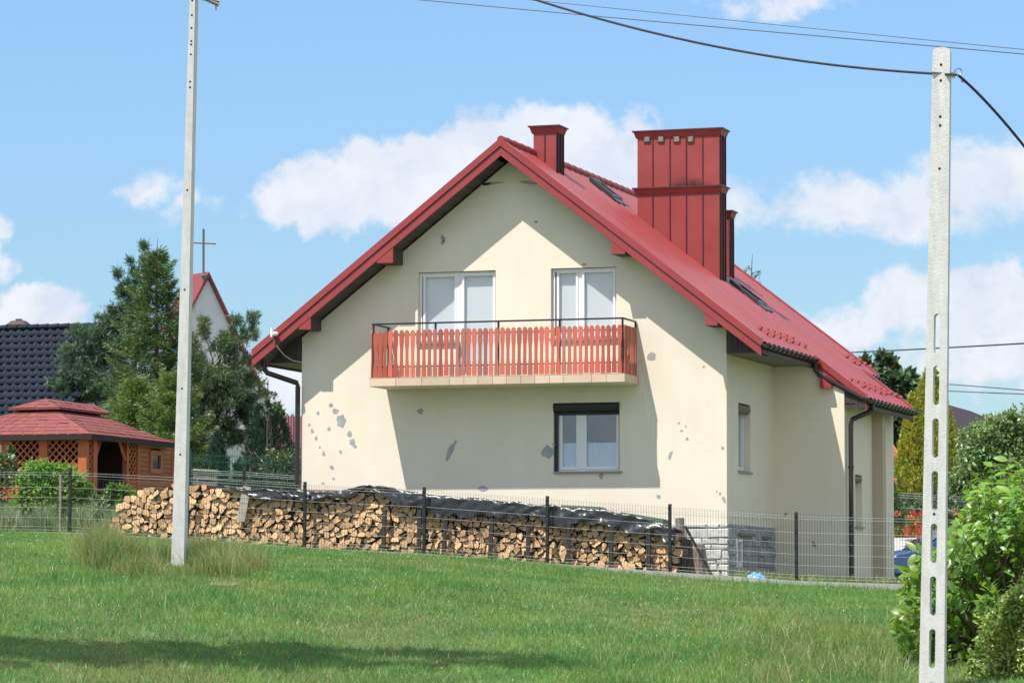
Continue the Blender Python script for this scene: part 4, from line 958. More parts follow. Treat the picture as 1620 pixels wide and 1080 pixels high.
for i, (a, b, lab) in enumerate([((770, 800), (862, 808), 'green board behind the sheet left of the fourth tall fence post'), ((892, 803), (952, 806), 'short green board on the stack in front of the lit wall'), ((986, 814), (1053, 825), 'green board at the right end of the plastic sheet')]):
    p = at_plane(*a, 1, -1.3) + [0, 0, .05]; q = at_plane(*b, 1, -1.3) + [0, 0, .05]; mb = MB()
    mb.hexa([(p[0], -1.47, p[2] - .1), (q[0], -1.47, q[2] - .1), (q[0], -1.0, q[2] - .12), (p[0], -1.0, p[2] - .12), (p[0], -1.47, p[2] + .0), (q[0], -1.47, q[2] + .0), (q[0], -1.0, q[2] - .02), (p[0], -1.0, p[2] - .02)])
    tag(mb.obj('board', GREENB, None, org=tuple(p)), lab, 'board', 'green boards on the stack')
# old post, strut, stump and blue foil by the corner
p = at_plane(1076, 912, 1, -1.5); q = at_plane(1075, 819, 1, -1.5); p[2] = gz(p[0], -1.5) - .05
mb = MB(); mb.tube([p, p * .6 + q * .4 + [.02, 0, 0], q], [.085, .08, .085], 9); tag(mb.obj('old_post', WOODG, None, org=tuple(p)), 'old grey timber post at the right end of the stack', 'post')
bar('steel_strut', at_plane(1127, 911, 1, -1.75), at_plane(1084, 832, 1, -1.7), .045, .03, FEN, 'dark steel strut leaning from the old post to the ground', 'strut')
p = at_plane(1100, 908, 1, -1.1); p[2] = gz(p[0], -1.1) - .05; st = thing('tree_stump', 'ragged pale tree stump beside the stone corner', 'stump', tuple(p))
mb = MB(); n = 18; prof = [(.27, 0), (.22, .15), (.2, .35), (.19, .55), (.17, .62)]; vs = []
for i, (r, z) in enumerate(prof):
    for j in range(n): a = 2 * math.pi * j / n; k = r * (1 + .16 * math.sin(5 * a + i * .3) * (1 - z) + random.uniform(-.06, .06)); vs.append((p[0] + k * math.cos(a), p[1] + k * math.sin(a), p[2] + z + random.uniform(-.02, .05) * (i == len(prof) - 1)))
mb.add(vs, [(i * n + j, i * n + (j + 1) % n, (i + 1) * n + (j + 1) % n, (i + 1) * n + j) for i in range(len(prof) - 1) for j in range(n)] + [tuple(range((len(prof) - 1) * n, len(prof) * n))])
mb.obj('stump', mat('stump_wood', (.34, .27, .22), .9, c2=(.16, .11, .09), vs=5, stretch=(9, 9, 1), bump=.8, bs=12), st)
p = at_plane(1195, 918, 1, -1.6); p[2] = gz(p[0], -1.6) - .02; mb = MB(); n = 26; vs = []
for i in range(n + 1):
    for j in range(n + 1):
        u, v = i / n * 2 - 1, j / n * 2 - 1; r = min(1, math.hypot(u, v)); h = (1 - r ** 2) * .2; 
        vs.append((p[0] + u * .27, p[1] + v * .25, p[2] + h + .05 * mnoise.noise((u * 3.5, v * 3.5, 2)) * (1 - r) + .03 * abs(mnoise.noise((u * 7, v * 7, 8)))))
mb.add(vs, [(i * (n + 1) + j, (i + 1) * (n + 1) + j, (i + 1) * (n + 1) + j + 1, i * (n + 1) + j + 1) for i in range(n) for j in range(n)])
tag(mb.obj('blue_foil', BLUEF, None, org=tuple(p)), 'crumpled light blue plastic foil on the ground by the stone plinth', 'plastic foil')

# ------------------------------------------------------------------ concrete poles and wires
def pole(label, base, top, wb, wt, db, dt, yaw, slots, hole_z, round_top=False):
    base = np.array(base); top = np.array(top); o = thing('concrete_pole', label, 'utility pole', tuple(base), 'concrete utility poles')
    H = top[2] - base[2]; cy, sy = math.cos(yaw), math.sin(yaw)
    def P(s, d, z):   # s across the face, d depth, z height
        t = z / H; c = base + (top - base) * t; return (c[0] + s * cy - d * sy, c[1] + s * sy + d * cy, base[2] + z)
    wz = lambda z: (wb + (wt - wb) * z / H) / 2; dz = lambda z: (db + (dt - db) * z / H) / 2
    mb = MB(); zs = [0.]
    for (a, b, w) in slots: zs += [a, b]
    zs.append(H); zs = sorted(zs)
    inslot = lambda z: next((w for a, b, w in slots if a < z < b), None)
    for z0, z1 in zip(zs[:-1], zs[1:]):
        w = inslot((z0 + z1) / 2)
        nseg = max(1, int((z1 - z0) / .8)) if w is None else 1
        if w is None:
            for k in range(nseg):
                a = z0 + (z1 - z0) * k / nseg; b = z0 + (z1 - z0) * (k + 1) / nseg
                mb.add([P(-wz(a), -dz(a), a), P(wz(a), -dz(a), a), P(wz(a), dz(a), a), P(-wz(a), dz(a), a), P(-wz(b), -dz(b), b), P(wz(b), -dz(b), b), P(wz(b), dz(b), b), P(-wz(b), dz(b), b)],
                       [(0, 1, 5, 4), (1, 2, 6, 5), (2, 3, 7, 6), (3, 0, 4, 7)])
        else:
            # a rounded slot: faces with a hole, built from strips, and the inner walls
            h = w / 2; n = 8; cz0, cz1 = z0 + h, z1 - h
            ring = [(h * math.cos(a), cz1 + h * math.sin(a)) for a in [math.pi * i / n for i in range(n + 1)]] + [(h * math.cos(a), cz0 + h * math.sin(a)) for a in [math.pi + math.pi * i / n for i in range(n + 1)]]
            for sgn in (-1, 1):
                for half in (1, -1):
                    rr_ = [(s, z) for s, z in ring if s * half >= -1e-9]; rr_ = sorted(rr_, key=lambda q: q[1])
                    vs = []; 
                    for s, z in rr_: vs += [P(s, sgn * dz(z), z), P(half * wz(z), sgn * dz(z), z)]
                    mb.add(vs, [(2 * i, 2 * i + 1, 2 * i + 3, 2 * i + 2) for i in range(len(rr_) - 1)])
            m_ = len(ring); vs = [P(s, -dz(z), z) for s, z in ring] + [P(s, dz(z), z) for s, z in ring]
            mb.add(vs, [(i, (i + 1) % m_, m_ + (i + 1) % m_, m_ + i) for i in range(m_)])
            for half in (1, -1): mb.add([P(half * wz(z0), -dz(z0), z0), P(half * wz(z0), dz(z0), z0), P(half * wz(z1), dz(z1), z1), P(half * wz(z1), -dz(z1), z1)], [(0, 1, 2, 3)])
    if round_top:
        n = 8; pts = [(wz(H) * math.cos(math.pi * i / n), H + .055 * math.sin(math.pi * i / n) ** .7) for i in range(n + 1)]
        vs = [P(s, -dz(H), z) for s, z in pts] + [P(s, dz(H), z) for s, z in pts]; K = n + 1
        mb.add(vs, [tuple(range(K)), tuple(range(K, 2 * K))] + [(i, i + 1, K + i + 1, K + i) for i in range(n)])
    else: mb.add([P(-wz(H), -dz(H), H), P(wz(H), -dz(H), H), P(wz(H), dz(H), H), P(-wz(H), dz(H), H)], [(0, 1, 2, 3)])
    mb.obj('shaft', CONC, o)
    hm = MB()
    for z in hole_z:
        r = .016; hm.add([P(r * math.cos(2 * math.pi * i / 8), -dz(z) - .002, z + r * math.sin(2 * math.pi * i / 8)) for i in range(8)], [tuple(range(8))])
    hm.obj('bolt_hole', BLACK, o, kind='stuff')
    return o, P, wz, dz
# right pole
RD = 37.0; rb = at_depth(1474, 1120, RD); rt = at_depth(1490.3, 84, RD); rb[2] -= .25
Hr = rt[2] - rb[2]
def zr_(py): # height on the right pole of a photo row
    t = (py - 84) / (1120 - 84); return float(rt[2] + (at_depth(1474, 1120, RD)[2] - rt[2]) * t - rb[2])
slots = [(zr_(a + 62), zr_(a), .070) for a in (497, 579, 662, 745, 828, 911, 994, 1078)]
rp_, RP, rw, rd = pole('tall concrete pole with a row of slots in front of the leafy bush', rb, rt, .285, .195, .18, .12, .055, slots, [zr_(y) for y in (104, 129, 186, 200, 268, 813)], True)
# bracket, hook, insulators
hk = MB(); a0 = at_depth(1474, 114.5, RD - .05); a1 = at_depth(1512, 117, RD - .05); hk.tube([a0, a1], .014, 6)
c0 = at_depth(1516, 114, RD - .05); hk.tube([c0 + RV * .04 * math.cos(t) + UV_ * .04 * math.sin(t) for t in np.linspace(.2, 6.0, 14)], .009, 6)
hk.obj('wire_hook', STEEL, rp_); ins = MB(); ins.lathe(tuple(at_depth(1508, 120, RD - .05)), [(0, -.03), (.02, -.025), (.024, 0), (.015, .02), (.02, .035), (0, .045)], 8); ins.lathe(tuple(at_depth(1523, 127, RD - .05)), [(0, -.03), (.02, -.02), (.024, 0), (.015, .02), (0, .04)], 8); ins.obj('insulator', mat('grey_ceramic', (.35, .34, .33), .3), rp_)
# left pole
lb = on_ground(283, 897); LD = float((lb - CAM) @ FV); lt = at_depth(308.5, -60, LD)
lb = lb.copy(); lb[2] -= .1
Hl = lt[2] - lb[2]
def zl_(py): return float(lt[2] + (lb[2] + .1 - lt[2]) * (py + 60) / (957) - lb[2])
wpx = LD / FPX
lp_, LP, lwz, ldz = pole('tall square concrete pole rising from long grass in the lawn', lb, lt, 21 * wpx, 8.0 * wpx, .20, .20, .16, [], [zl_(y) for y in (3, 26, 46.5, 67, 72.5, 88, 131, 140, 302, 459, 615, 719)])
arm = MB(); arm.tube([at_depth(312, -8, LD - .1), at_depth(346, 8, LD - .1)], .035, 6); arm.tube([at_depth(320, -2, LD - .1), at_depth(347, 2, LD - .1)], .03, 6); arm.tube([at_depth(341.5, 8, LD - .1), at_depth(341.8, 17, LD - .1)], .012, 6); arm.obj('cross_arm', STEEL, lp_)
def wire(name, pts, r, m, label, n=40):
    P_ = np.array([at_depth(a, b, d) for a, b, d in pts]); t = np.linspace(0, 1, len(P_))
    # smooth curve through the measured points
    from numpy.polynomial import polynomial as pn
    deg = min(3, len(P_) - 1); tt = np.linspace(0, 1, n); s = np.array([q[0] for q in pts]); s = (s - s[0]) / (s[-1] - s[0])
    C_ = [pn.polyfit(s, P_[:, k], deg) for k in range(3)]; Q = np.stack([pn.polyval(tt, c) for c in C_], 1)
    mb = MB(); mb.tube(Q, r, 6); return tag(mb.obj(name, m, None, org=tuple(Q[0])), label, 'cable', 'overhead cables')
wire('service_cable', [(700, -52, 46), (843, 0, 43.8), (928.6, 24.7, 42.6), (1089, 63, 41), (1237, 92.6, 39.4), (1361, 109, 38.2), (1475, 116, 37), (1512, 118.5, 36.9)], .016, CABLE, 'thick black sagging cable tied to the slotted pole')
wire('drop_cable', [(1516, 120, 36.9), (1530, 130, 36.9), (1560, 162, 37.2), (1620, 231, 38), (1900, 560, 41)], .016, CABLE, 'black cable dropping to the right from the slotted pole')
wire('power_wire', [(560, -10, 78), (663, 0.3, 76), (929, 24.7, 71), (1237, 52, 66), (1620, 86, 60), (2300, 150, 50)], .011, CABLEG, 'lower of two thin grey wires crossing the upper sky')
wire('power_wire', [(780, -6, 78), (867, 4, 76), (1114, 28, 71), (1361, 52.5, 66), (1620, 79, 60), (2300, 138, 50)], .008, CABLEG, 'upper fainter of two thin grey wires crossing the sky')
wire('phone_line', [(1300, 559.5, 110), (1360, 556.5, 100), (1440, 553, 95), (1620, 543, 85), (2600, 500, 60)], .022, CABLE, 'dark line behind the slotted pole at roof eave height')
wire('phone_line', [(1440, 603, 140), (1500, 607.5, 130), (1560, 612, 120), (1620, 617, 110), (2300, 680, 80)], .022, CABLEG, 'upper of two faint lines over the golden thuja')
wire('phone_line', [(1440, 615, 140), (1512, 618.5, 130), (1560, 621, 120), (1620, 623, 110), (2300, 660, 80)], .022, CABLEG, 'lower of two faint lines over the golden thuja')

# ------------------------------------------------------------------ vegetation generators
def G3(px, d, py=None):
    """a spot on the ground seen in column px at depth d"""
    p = at_depth(px, 850, d); z = gz(p[0], p[1]); return np.array([p[0], p[1], z])
def zat(px, py, d): return float(at_depth(px, py, d)[2])
def crown(name, pos, ax, L, Wd, m, parent, nrm=None, fold=.1, mi=None, kind=None):
    return np_mesh(name, leaf_quads(pos, ax, L, Wd, nrm, fold), 4, [(0, 1, 2), (0, 2, 3)], m, parent, mi=mi, kind=kind)

def spruce(base, H, R, label, n_br=150, dens=95, mat_=SPRUCE, seed=1, z0=.06, needle=(.15, .036), lop=None):
    global RNG
    RNG = np.random.default_rng(seed); rr = random.Random(seed)
    o = thing('spruce_tree', label, 'tree', tuple(base))
    tr = MB(); tr.tube([base - [0, 0, .3], base + [.05, 0, H * .5], base + [0, 0, H * .93], base + [.03, 0, H]], [H * .016, H * .010, .018, .006], 7)
    P = []; A = []
    for b in range(n_br):
        t = z0 + (.95 - z0) * (b / n_br) ** .85; t += rr.uniform(-.01, .01); t = min(max(t, .01), .985); z = H * t
        ln = R * (1 - t) ** .85 * rr.uniform(.55, 1.25) + .06; a = b * 2.399 + rr.uniform(-.4, .4)
        if lop: ln *= lop(a, t)
        out = np.array([math.cos(a), math.sin(a), 0]); sd = np.array([-math.sin(a), math.cos(a), 0])
        rise = .55 * (t ** 1.5) - .12
        f = lambda s: base + [0, 0, z] + out * ln * s + np.array([0, 0, 1.]) * ln * (rise * s - .42 * s * s * (1 - t) + .28 * s ** 4)
        tr.tube([f(0), f(.5), f(1)], [.02 * (1.2 - t), .012, .004], 4, 0, False)
        n = int(dens * (ln + .07)); s = RNG.uniform(.12, 1, n) ** .8
        C_ = np.array([f(q) for q in s]); wlat = (.34 * ln * (1 - s) + .10)
        lat = RNG.uniform(-1, 1, n); pos = C_ + sd * (lat * wlat)[:, None] + np.stack([np.zeros(n), np.zeros(n), -np.abs(lat) * wlat * .30 - RNG.uniform(0, .13, n)], 1)
        ax = out * .75 + sd * (lat * .8)[:, None] + RNG.normal(0, .35, (n, 3)) + np.stack([np.zeros(n), np.zeros(n), -.35 * np.ones(n) + .7 * t], 1)
        P.append(pos); A.append(ax)
    tr.obj('trunk', BARK, o); P = np.concatenate(P); A = np.concatenate(A); n = len(P)
    crown('crown', P, A, RNG.uniform(.6, 1.3, n) * needle[0], RNG.uniform(.7, 1.3, n) * needle[1], mat_, o)
    return o
def lobes_tree(name, cat, label, base, trunk_top, lobes, nleaf, leaf, m, seed, bark=BARK, shell=.45, up=.4, tuft=None, group=None, trunk_r=.12, stems=None):
    """crown of leaf faces gathered in lobes (centre, radii)"""
    global RNG
    RNG = np.random.default_rng(seed); o = thing(name, label, cat, tuple(base), group)
    tr = MB(); base = np.array(base); trunk_top = np.array(trunk_top)
    tr.tube([base - [0, 0, .3], base * .5 + trunk_top * .5 + RNG.normal(0, .06, 3), trunk_top], [trunk_r, trunk_r * .75, trunk_r * .45], 7)
    vol = np.array([l[1][0] * l[1][1] * l[1][2] for l in lobes]) ** .67; cnt = (vol / vol.sum() * nleaf).astype(int)
    P = []; A = []; Nn = []
    for (c, r), k in zip(lobes, cnt):
        c = np.array(c); r = np.array(r); mid = base + (trunk_top - base) * RNG.uniform(.45, 1)
        tr.tube([mid, (mid + c) / 2 + RNG.normal(0, .08, 3), c], [trunk_r * .35, trunk_r * .22, trunk_r * .08], 5, 0, False)
        # several sub-clumps inside the lobe so that it does not read as a ball
        ns = max(4, k // 45); sub = unit(RNG.normal(size=(ns, 3))) * RNG.uniform(.25, 1.02, (ns, 1)) ** .6
        w = RNG.integers(0, ns, k); d = RNG.normal(0, .20, (k, 3)); q = sub[w] + d
        P.append(c + q * r)
        A.append(unit(q) * .7 + RNG.normal(0, .6, (k, 3)) + [0, 0, -.15]); Nn.append(unit(q) * .8 + RNG.normal(0, .5, (k, 3)) + [0, 0, up])
    tr.obj('trunk', bark, o); P = np.concatenate(P); A = np.concatenate(A); Nn = np.concatenate(Nn); n = len(P)
    if tuft:
        k = tuft; P = np.repeat(P, k, 0) + RNG.normal(0, .012, (n * k, 3)); A = np.repeat(A, k, 0) * .6 + RNG.normal(0, .65, (n * k, 3)) + [0, 0, .35]; n *= k; Nn = None
    crown('crown', P, A, RNG.uniform(.65, 1.3, n) * leaf[0], RNG.uniform(.7, 1.25, n) * leaf[1], m, o, Nn)
    return o
def thuja(base, H, R, label, n, m, seed, shape=.6, leaf=(.2, .05), group=None, name='thuja', cat='shrub', top=.06):
    global RNG
    RNG = np.random.default_rng(seed); o = thing(name, label, cat, tuple(base), group); base = np.array(base)
    MB().tube([base - [0, 0, .2], base + [0, 0, H * .85]], [.08, .02], 6).obj('trunk', BARK, o)
    t = RNG.uniform(0, 1, n) ** 1.15; a = RNG.uniform(0, 2 * np.pi, n)
    # vertical plumes
    npl = 46; pa = RNG.uniform(0, 2 * np.pi, npl); k = RNG.integers(0, npl, n); a = np.where(RNG.random(n) < .7, pa[k] + RNG.normal(0, .12, n), a); bump = 1 + .16 * np.sin(k * 2.1) + RNG.normal(0, .07, n)
    prof = np.minimum(1, (t * 6 + .35)) * (1 - t ** (1 / shape * 1.1)) ** .75 + top * (1 - t)
    r = R * prof * bump * RNG.uniform(.72, 1.05, n)
    pos = base + np.stack([r * np.cos(a), r * np.sin(a), t * H * (1 + .05 * np.sin(k * 1.7))], 1)
    out = np.stack([np.cos(a), np.sin(a), np.zeros(n)], 1)
    ax = out * .55 + [0, 0, .9] + RNG.normal(0, .35, (n, 3)); nr = out + RNG.normal(0, .5, (n, 3))
    crown('crown', pos, ax, RNG.uniform(.6, 1.3, n) * leaf[0], RNG.uniform(.6, 1.3, n) * leaf[1], m, o, nr); return o
def lob(px, py, d, rx, ry, rdep=None):
    """crown lobe from a photo spot: radii in photo px at that depth"""
    k = d / FPX; return (at_depth(px, py, d), (rx * k, (rdep if rdep else rx) * k, ry * k))

# ------------------------------------------------------------------ background on the left
# house with the blue-black tile roof
D = 112
rl = at_depth(-90, 522, D); rr2 = at_depth(176, 516, D); yR = float((rl[1] + rr2[1]) / 2)
x0 = float(at_plane(-130, 520, 1, yR)[0]); x1 = float(at_plane(178, 517, 1, yR)[0]); zt = float(at_plane(90, 518, 1, yR)[2])
run = 3.6; drop = 3.4
bh = thing('neighbour_house', 'house with a blue black tiled roof behind the timber gazebo', 'house', ((x0 + x1) / 2, yR, gz(x0, yR)))
MB().box(x0 + .4, x1 - .4, yR - run + .5, yR + run - .5, gz(x0, yR) - .5, zt - drop + .1).obj('wall', WHITEW, bh)
MB().prism([(x1 - .4, yR - run + .5, zt - drop), (x1 - .4, yR + run - .5, zt - drop), (x1 - .4, yR, zt - .35)], (-.3, 0, 0)).obj('gable', WHITEW, bh)
dk = MB(); dk.prism([(x0, yR, zt - .08), (x0, yR - run, zt - drop - .08), (x0, yR - run, zt - drop - .2), (x0, yR, zt - .25)], (x1 - x0, 0, 0)); dk.prism([(x0, yR, zt - .08), (x0, yR + run, zt - drop - .08), (x0, yR + run, zt - drop - .2), (x0, yR, zt - .25)], (x1 - x0, 0, 0))
br = dk.obj('roof', BTILE, bh)
tw = .29; tl = .36; sl_ = math.hypot(run, drop); nrow = int(sl_ / tl); cells_ = 8
tm = MB(); vs = []
for k in range(2):
    for i in range(cells_ + 1):
        u = i / cells_; h = .03 * math.sin(2 * math.pi * u) + .02; vs.append((u * tw, -k * tl * 1.06, h + (.035 if k else 0)))
for i in range(cells_ + 1): u = i / cells_; vs.append((u * tw, -tl * 1.06,   .03 * math.sin(2 * math.pi * u) - .01))
K = cells_ + 1
tm.add(vs, [(i, i + 1, K + i + 1, K + i) for i in range(cells_)] + [(K + i, K + i + 1, 2 * K + i + 1, 2 * K + i) for i in range(cells_)])
tme = bpy.data.meshes.new('roof_tile'); tme.from_pydata(tm.v, [], tm.f); tme.materials.append(BTILE); tme.polygons.foreach_set('use_smooth', [True] * len(tme.polygons))
ang = math.atan2(drop, run); cnt = 0; restt = MB()
xs_vis0 = float(at_plane(-8, 560, 1, yR)[0]); 
for rI in range(nrow):
    yy = yR - run * rI * tl / sl_; zz = zt - .05 - drop * rI * tl / sl_
    x = x0 + (tw / 2 if rI % 2 else 0)
    while x < x1 - .1:
        q = px_of((x, yy, zz))
        if -5 < q[0] < 185 and q[1] < 655 and cnt < 300:
            inst(tme, 'roof_tile', br, (x, yy, zz), (ang, 0, 0)); cnt += 1
        else:
            Mx = Matrix.Translation((x, yy, zz)) @ Matrix.Rotation(ang, 4, 'X'); restt.add([tuple(Mx @ Vector(v)) for v in tm.v], tm.f)
        x += tw
restt.obj('roof_tile', BTILE, br, kind='stuff')
x = x0
while x < x1: mb = MB(); mb.tube([(x, yR, zt + .02), (x + .36, yR, zt + .035)], [.1, .11], 8); mb.obj('ridge_tile', BTILE, br); x += .38
p = at_plane(30, 512, 1, yR + .3); ch = MB(); ch.box(p[0] - .25, p[0] + .25, yR + .1, yR + .5, zt - .6, p[2] + .02); cho = ch.obj('chimney', mat('chimney_brick', (.10, .065, .055), .8), bh)
mb = MB(); mb.hexa([(p[0] - .36, yR - .0, p[2] - .05), (p[0] + .36, yR - .0, p[2] - .05), (p[0] + .36, yR + .6, p[2] - .05), (p[0] - .36, yR + .6, p[2] - .05), (p[0] - .2, yR + .15, p[2] + .1), (p[0] + .2, yR + .15, p[2] + .1), (p[0] + .2, yR + .45, p[2] + .1), (p[0] - .2, yR + .45, p[2] + .1)]); mb.box(p[0] - .08, p[0] + .08, yR + .2, yR + .4, p[2] + .1, p[2] + .16); mb.obj('chimney_cap', mat('brown_cap', (.07, .045, .04), .7), cho)

# church
RH = unit(np.array([RV[0], RV[1], 0])); FH = unit(np.array([FV[0], FV[1], 0])); UPV = np.array([0, 0, 1.])
D = 132; ap = at_depth(331, 432, D); hdir = .78 * RH + .62 * FH; ndir = .62 * RH - .78 * FH
ch = thing('church', 'white church with a steep red gable roof behind the evergreens', 'church', (ap[0], ap[1], gz(ap[0], ap[1])))
hw = 3.55; hh = 6.0
def CP(s, z, d): return ap + hdir * s + UPV * z - ndir * d     # d goes back from the gable face
mb = MB(); th = 1.25
mb.prism([CP(0, -.12, .15), CP(hw, -hh - .12, .15), CP(.05, -hh - .12, .15), CP(-.02, -3.2, .15), CP(-.22, -2.1, .15), CP(-.55, -1.3, .15)], tuple(-ndir * 1.0))
mb.prism([CP(0, -.12, .15), CP(-.56, -1.3, .15), CP(-1.2, -2.6, .15), CP(-1.6, -2.85, .15)], tuple(-ndir * 1.0))
mb.obj('bell_gable', WHITEW, ch)
mb = MB()
for sg in (-1, 1):
    q = 1 if sg > 0 else .5; mb.prism([CP(0, 0.05, 0), CP(sg * (hw + .1) * q, (-hh - .1) * q, 0), CP(sg * (hw - .02) * q, (-hh - .18) * q, 0), CP(0, -.16, 0)], tuple(-ndir * 1.5))
cro = mb.obj('roof', mat('church_red', (.24, .042, .046), .6), ch)
for k in range(5):
    t = (k + .5) / 5 * 1.4; mb = MB(); mb.tube([CP(0, .06, t), CP((-hw - .08) * .5, (-hh - .06) * .5, t)], .02, 4); mb.obj('roof_seam', cro.data.materials[0], cro)
mb = MB(); lo_ = gz(ap[0], ap[1]) - ap[2] - .5
for a, b, c, d, e in ((-hw - .3, hw - .2, lo_, -hh + .3, 1.2),):
    mb.prism([CP(a, c, e), CP(b, c, e), CP(b, d, e), CP(a, d, e)], tuple(-ndir * 9))
mb.obj('wall', WHITEW, ch)
for q in (320, 356):
    c = at_depth(q, 725, D - 1.0); s = float((c - ap) @ hdir); z = float(c[2] - ap[2])
    mb = MB(); mb.prism([CP(s - .32, z - 1.1, 1.12), CP(s + .32, z - 1.1, 1.12), CP(s + .32, z + .9, 1.12), CP(s, z + 1.2, 1.12), CP(s - .32, z + .9, 1.12)], tuple(-ndir * .12)); mb.obj('window', mat('dark_church_window', (.04, .045, .06), .25), ch)
cb_ = at_depth(322, 434, D - .2); ct_ = at_depth(322, 362, D - .2); ca = at_depth(304, 383.5, D - .2); cc = at_depth(341.5, 385, D - .2)
mb = MB(); mb.tube([cb_ - [0, 0, .3], ct_], .048, 6); mb.tube([ca, cc], .045, 6); mb.lathe(tuple(cb_ - [0, 0, .05]), [(0, -.1), (.1, -.06), (.12, 0), (.1, .06), (0, .1)], 8)
mb.obj('cross', CROSSM, ch)
# maroon sheet roof right of the church
D = 126; a = at_depth(395, 655, D); b = at_depth(520, 657, D); c = at_depth(520, 785, D - 3.2); d = at_depth(395, 783, D - 3.2)
mr_ = thing('outbuilding', 'outbuilding with a maroon corrugated roof left of the cream house', 'building', ((a + b) / 2 * [1, 1, 0] + [0, 0, gz(a[0], a[1])]))
mb = MB(); n = 60; vs = []
for i in range(n + 1):
    t = i / n; h = .05 * (1 if i % 4 in (0, 1) else -1) * UPV; vs += [a + (b - a) * t + h, d + (c - d) * t + h]
mb.add(vs, [(2 * i, 2 * i + 2, 2 * i + 3, 2 * i + 1) for i in range(n)]); mb.obj('roof', MAROON, mr_)
mb = MB(); mb.hexa([d + [0.3, .3, -3], c + [-.3, .3, -3], b + [-.3, 3, -5], a + [.3, 3, -5], d + [.3, .3, -.12], c + [-.3, .3, -.12], b + [-.3, 0, -.12], a + [.3, 0, -.12]]); mb.obj('wall', GREYW, mr_)

# timber gazebo
GD = 92; gc = at_depth(137, 800, GD); gx, gy = float(gc[0]), float(gc[1]); gzb = float(gc[2]) - .25
gzo = thing('gazebo', 'orange timber gazebo with lattice sides and a red shingle roof', 'gazebo', (gx - 1.3, gy + 2.5, gzb))
fX = lambda q, y=740: float(at_plane(q, y, 1, gy)[0]); fZ = lambda y, q=100: float(at_plane(q, y, 1, gy)[2])
sY = lambda q, y=740: float(at_plane(q, y, 0, gx)[1]); sZ = lambda q, y: float(at_plane(q, y, 0, gx)[2])
ztop_ = fZ(689)
Ylen = sY(276); Xlen = fX(1.5)
MB().box(Xlen - .1, gx + .1, gy - .1, Ylen + .1, gzb - .35, gzb + .02).obj('floor', PAVE, gzo)
for (a, b) in ((1.5, 12), (61, 74), (123, 136.5)): MB().box(fX(a), fX(b), gy, gy + .16, gzb, ztop_).obj('post', WOODGZ, gzo)
for (a, b) in ((148, 154), (200.5, 204), (218, 221), (272.5, 275.5)): MB().box(gx - .14, gx, sY(a), sY(b), gzb, ztop_).obj('post', WOODGZ, gzo)
for x_ in (Xlen, Xlen): MB().box(x_, x_ + .15, Ylen - .15, Ylen, gzb, ztop_).obj('post', WOODGZ, gzo)
MB().box(Xlen - .05, gx + .02, gy - .02, gy + .14, ztop_, ztop_ + .14).obj('beam', WOODGZ, gzo); MB().box(gx - .14, gx + .02, gy + .14, Ylen, ztop_, ztop_ + .14).obj('beam', WOODGZ, gzo)
def lattice(fm, s0, s1, z0, z1, step, w):
    fr = MB(); fr.mbox(fm, s0, s1, z0, z0 + .05, .02, .07); fr.mbox(fm, s0, s1, z1 - .04, z1, .02, .07); f = fr.obj('lattice_panel', WOODGZ, gzo)
    for sg in (1, -1):
        c = -(z1 - z0)
        while c < (s1 - s0):
            # line s = s0 + c + t, z = z0 + t (sg=1) or z1 - t
            t0 = max(0, -c); t1 = min(z1 - z0, (s1 - s0) - c)
            if t1 - t0 > .06:
                P_ = lambda t, o: (s0 + c + t + o, (z0 + t) if sg == 1 else (z1 - t))
                a, b = P_(t0, 0), P_(t1, 0); dep = .03 if sg == 1 else .045; h = w / 2
                q = [(a[0] - h, a[1] + (h if sg == 1 else -h)), (a[0] + h, a[1] - (h if sg == 1 else -h)), (b[0] + h, b[1] - (h if sg == 1 else -h)), (b[0] - h, b[1] + (h if sg == 1 else -h))]
                q = [(min(max(s, s0), s1), min(max(z, z0), z1)) for s, z in q]
                mb = MB(); vs = [fm(s, z, dep) for s, z in q] + [fm(s, z, dep + .014) for s, z in q]; mb.hexa(vs); mb.obj('slat', WOODGZ, f)
            c += step
FGZ_ = lambda s, z, d: (s, gy + d, z); FGS = lambda s, z, d: (gx - d, s, z)
zl0 = fZ(770); 
lattice(FGZ_, fX(12), fX(61), zl0, ztop_, .215, .036); lattice(FGZ_, fX(74), fX(123), zl0, ztop_, .215, .036)
lattice(FGS, sY(138), sY(148), sZ(143, 756), ztop_, .215, .036); lattice(FGS, sY(204), sY(218), sZ(211, 764), ztop_, .215, .036)
for (a, b) in ((12, 61), (74, 123)):
    n = 4
    for k in range(n): z0 = gzb + (zl0 - gzb) * k / n; MB().mbox(FGZ_, fX(a), fX(b), z0, z0 + (zl0 - gzb) / n - .008, .03, .07).obj('board', WOODGZ, gzo)
MB().mbox(FGS, sY(138), sY(148), gzb, sZ(143, 757), .03, .07).obj('board', WOODGZ, gzo); MB().mbox(FGS, sY(204), sY(218), gzb, sZ(211, 765), .03, .07).obj('board', WOODGZ, gzo)
for (a, b, ya, yb) in ((154, 163, 722, 694), (200.5, 190, 727, 699)):
    pA = (gx - .06, sY(a), sZ(a, ya)); pB = (gx - .06, sY(b), ztop_); mb = MB(); mb.tube([pA, pB], .055, 4); mb.obj('brace', WOODGZ, gzo)
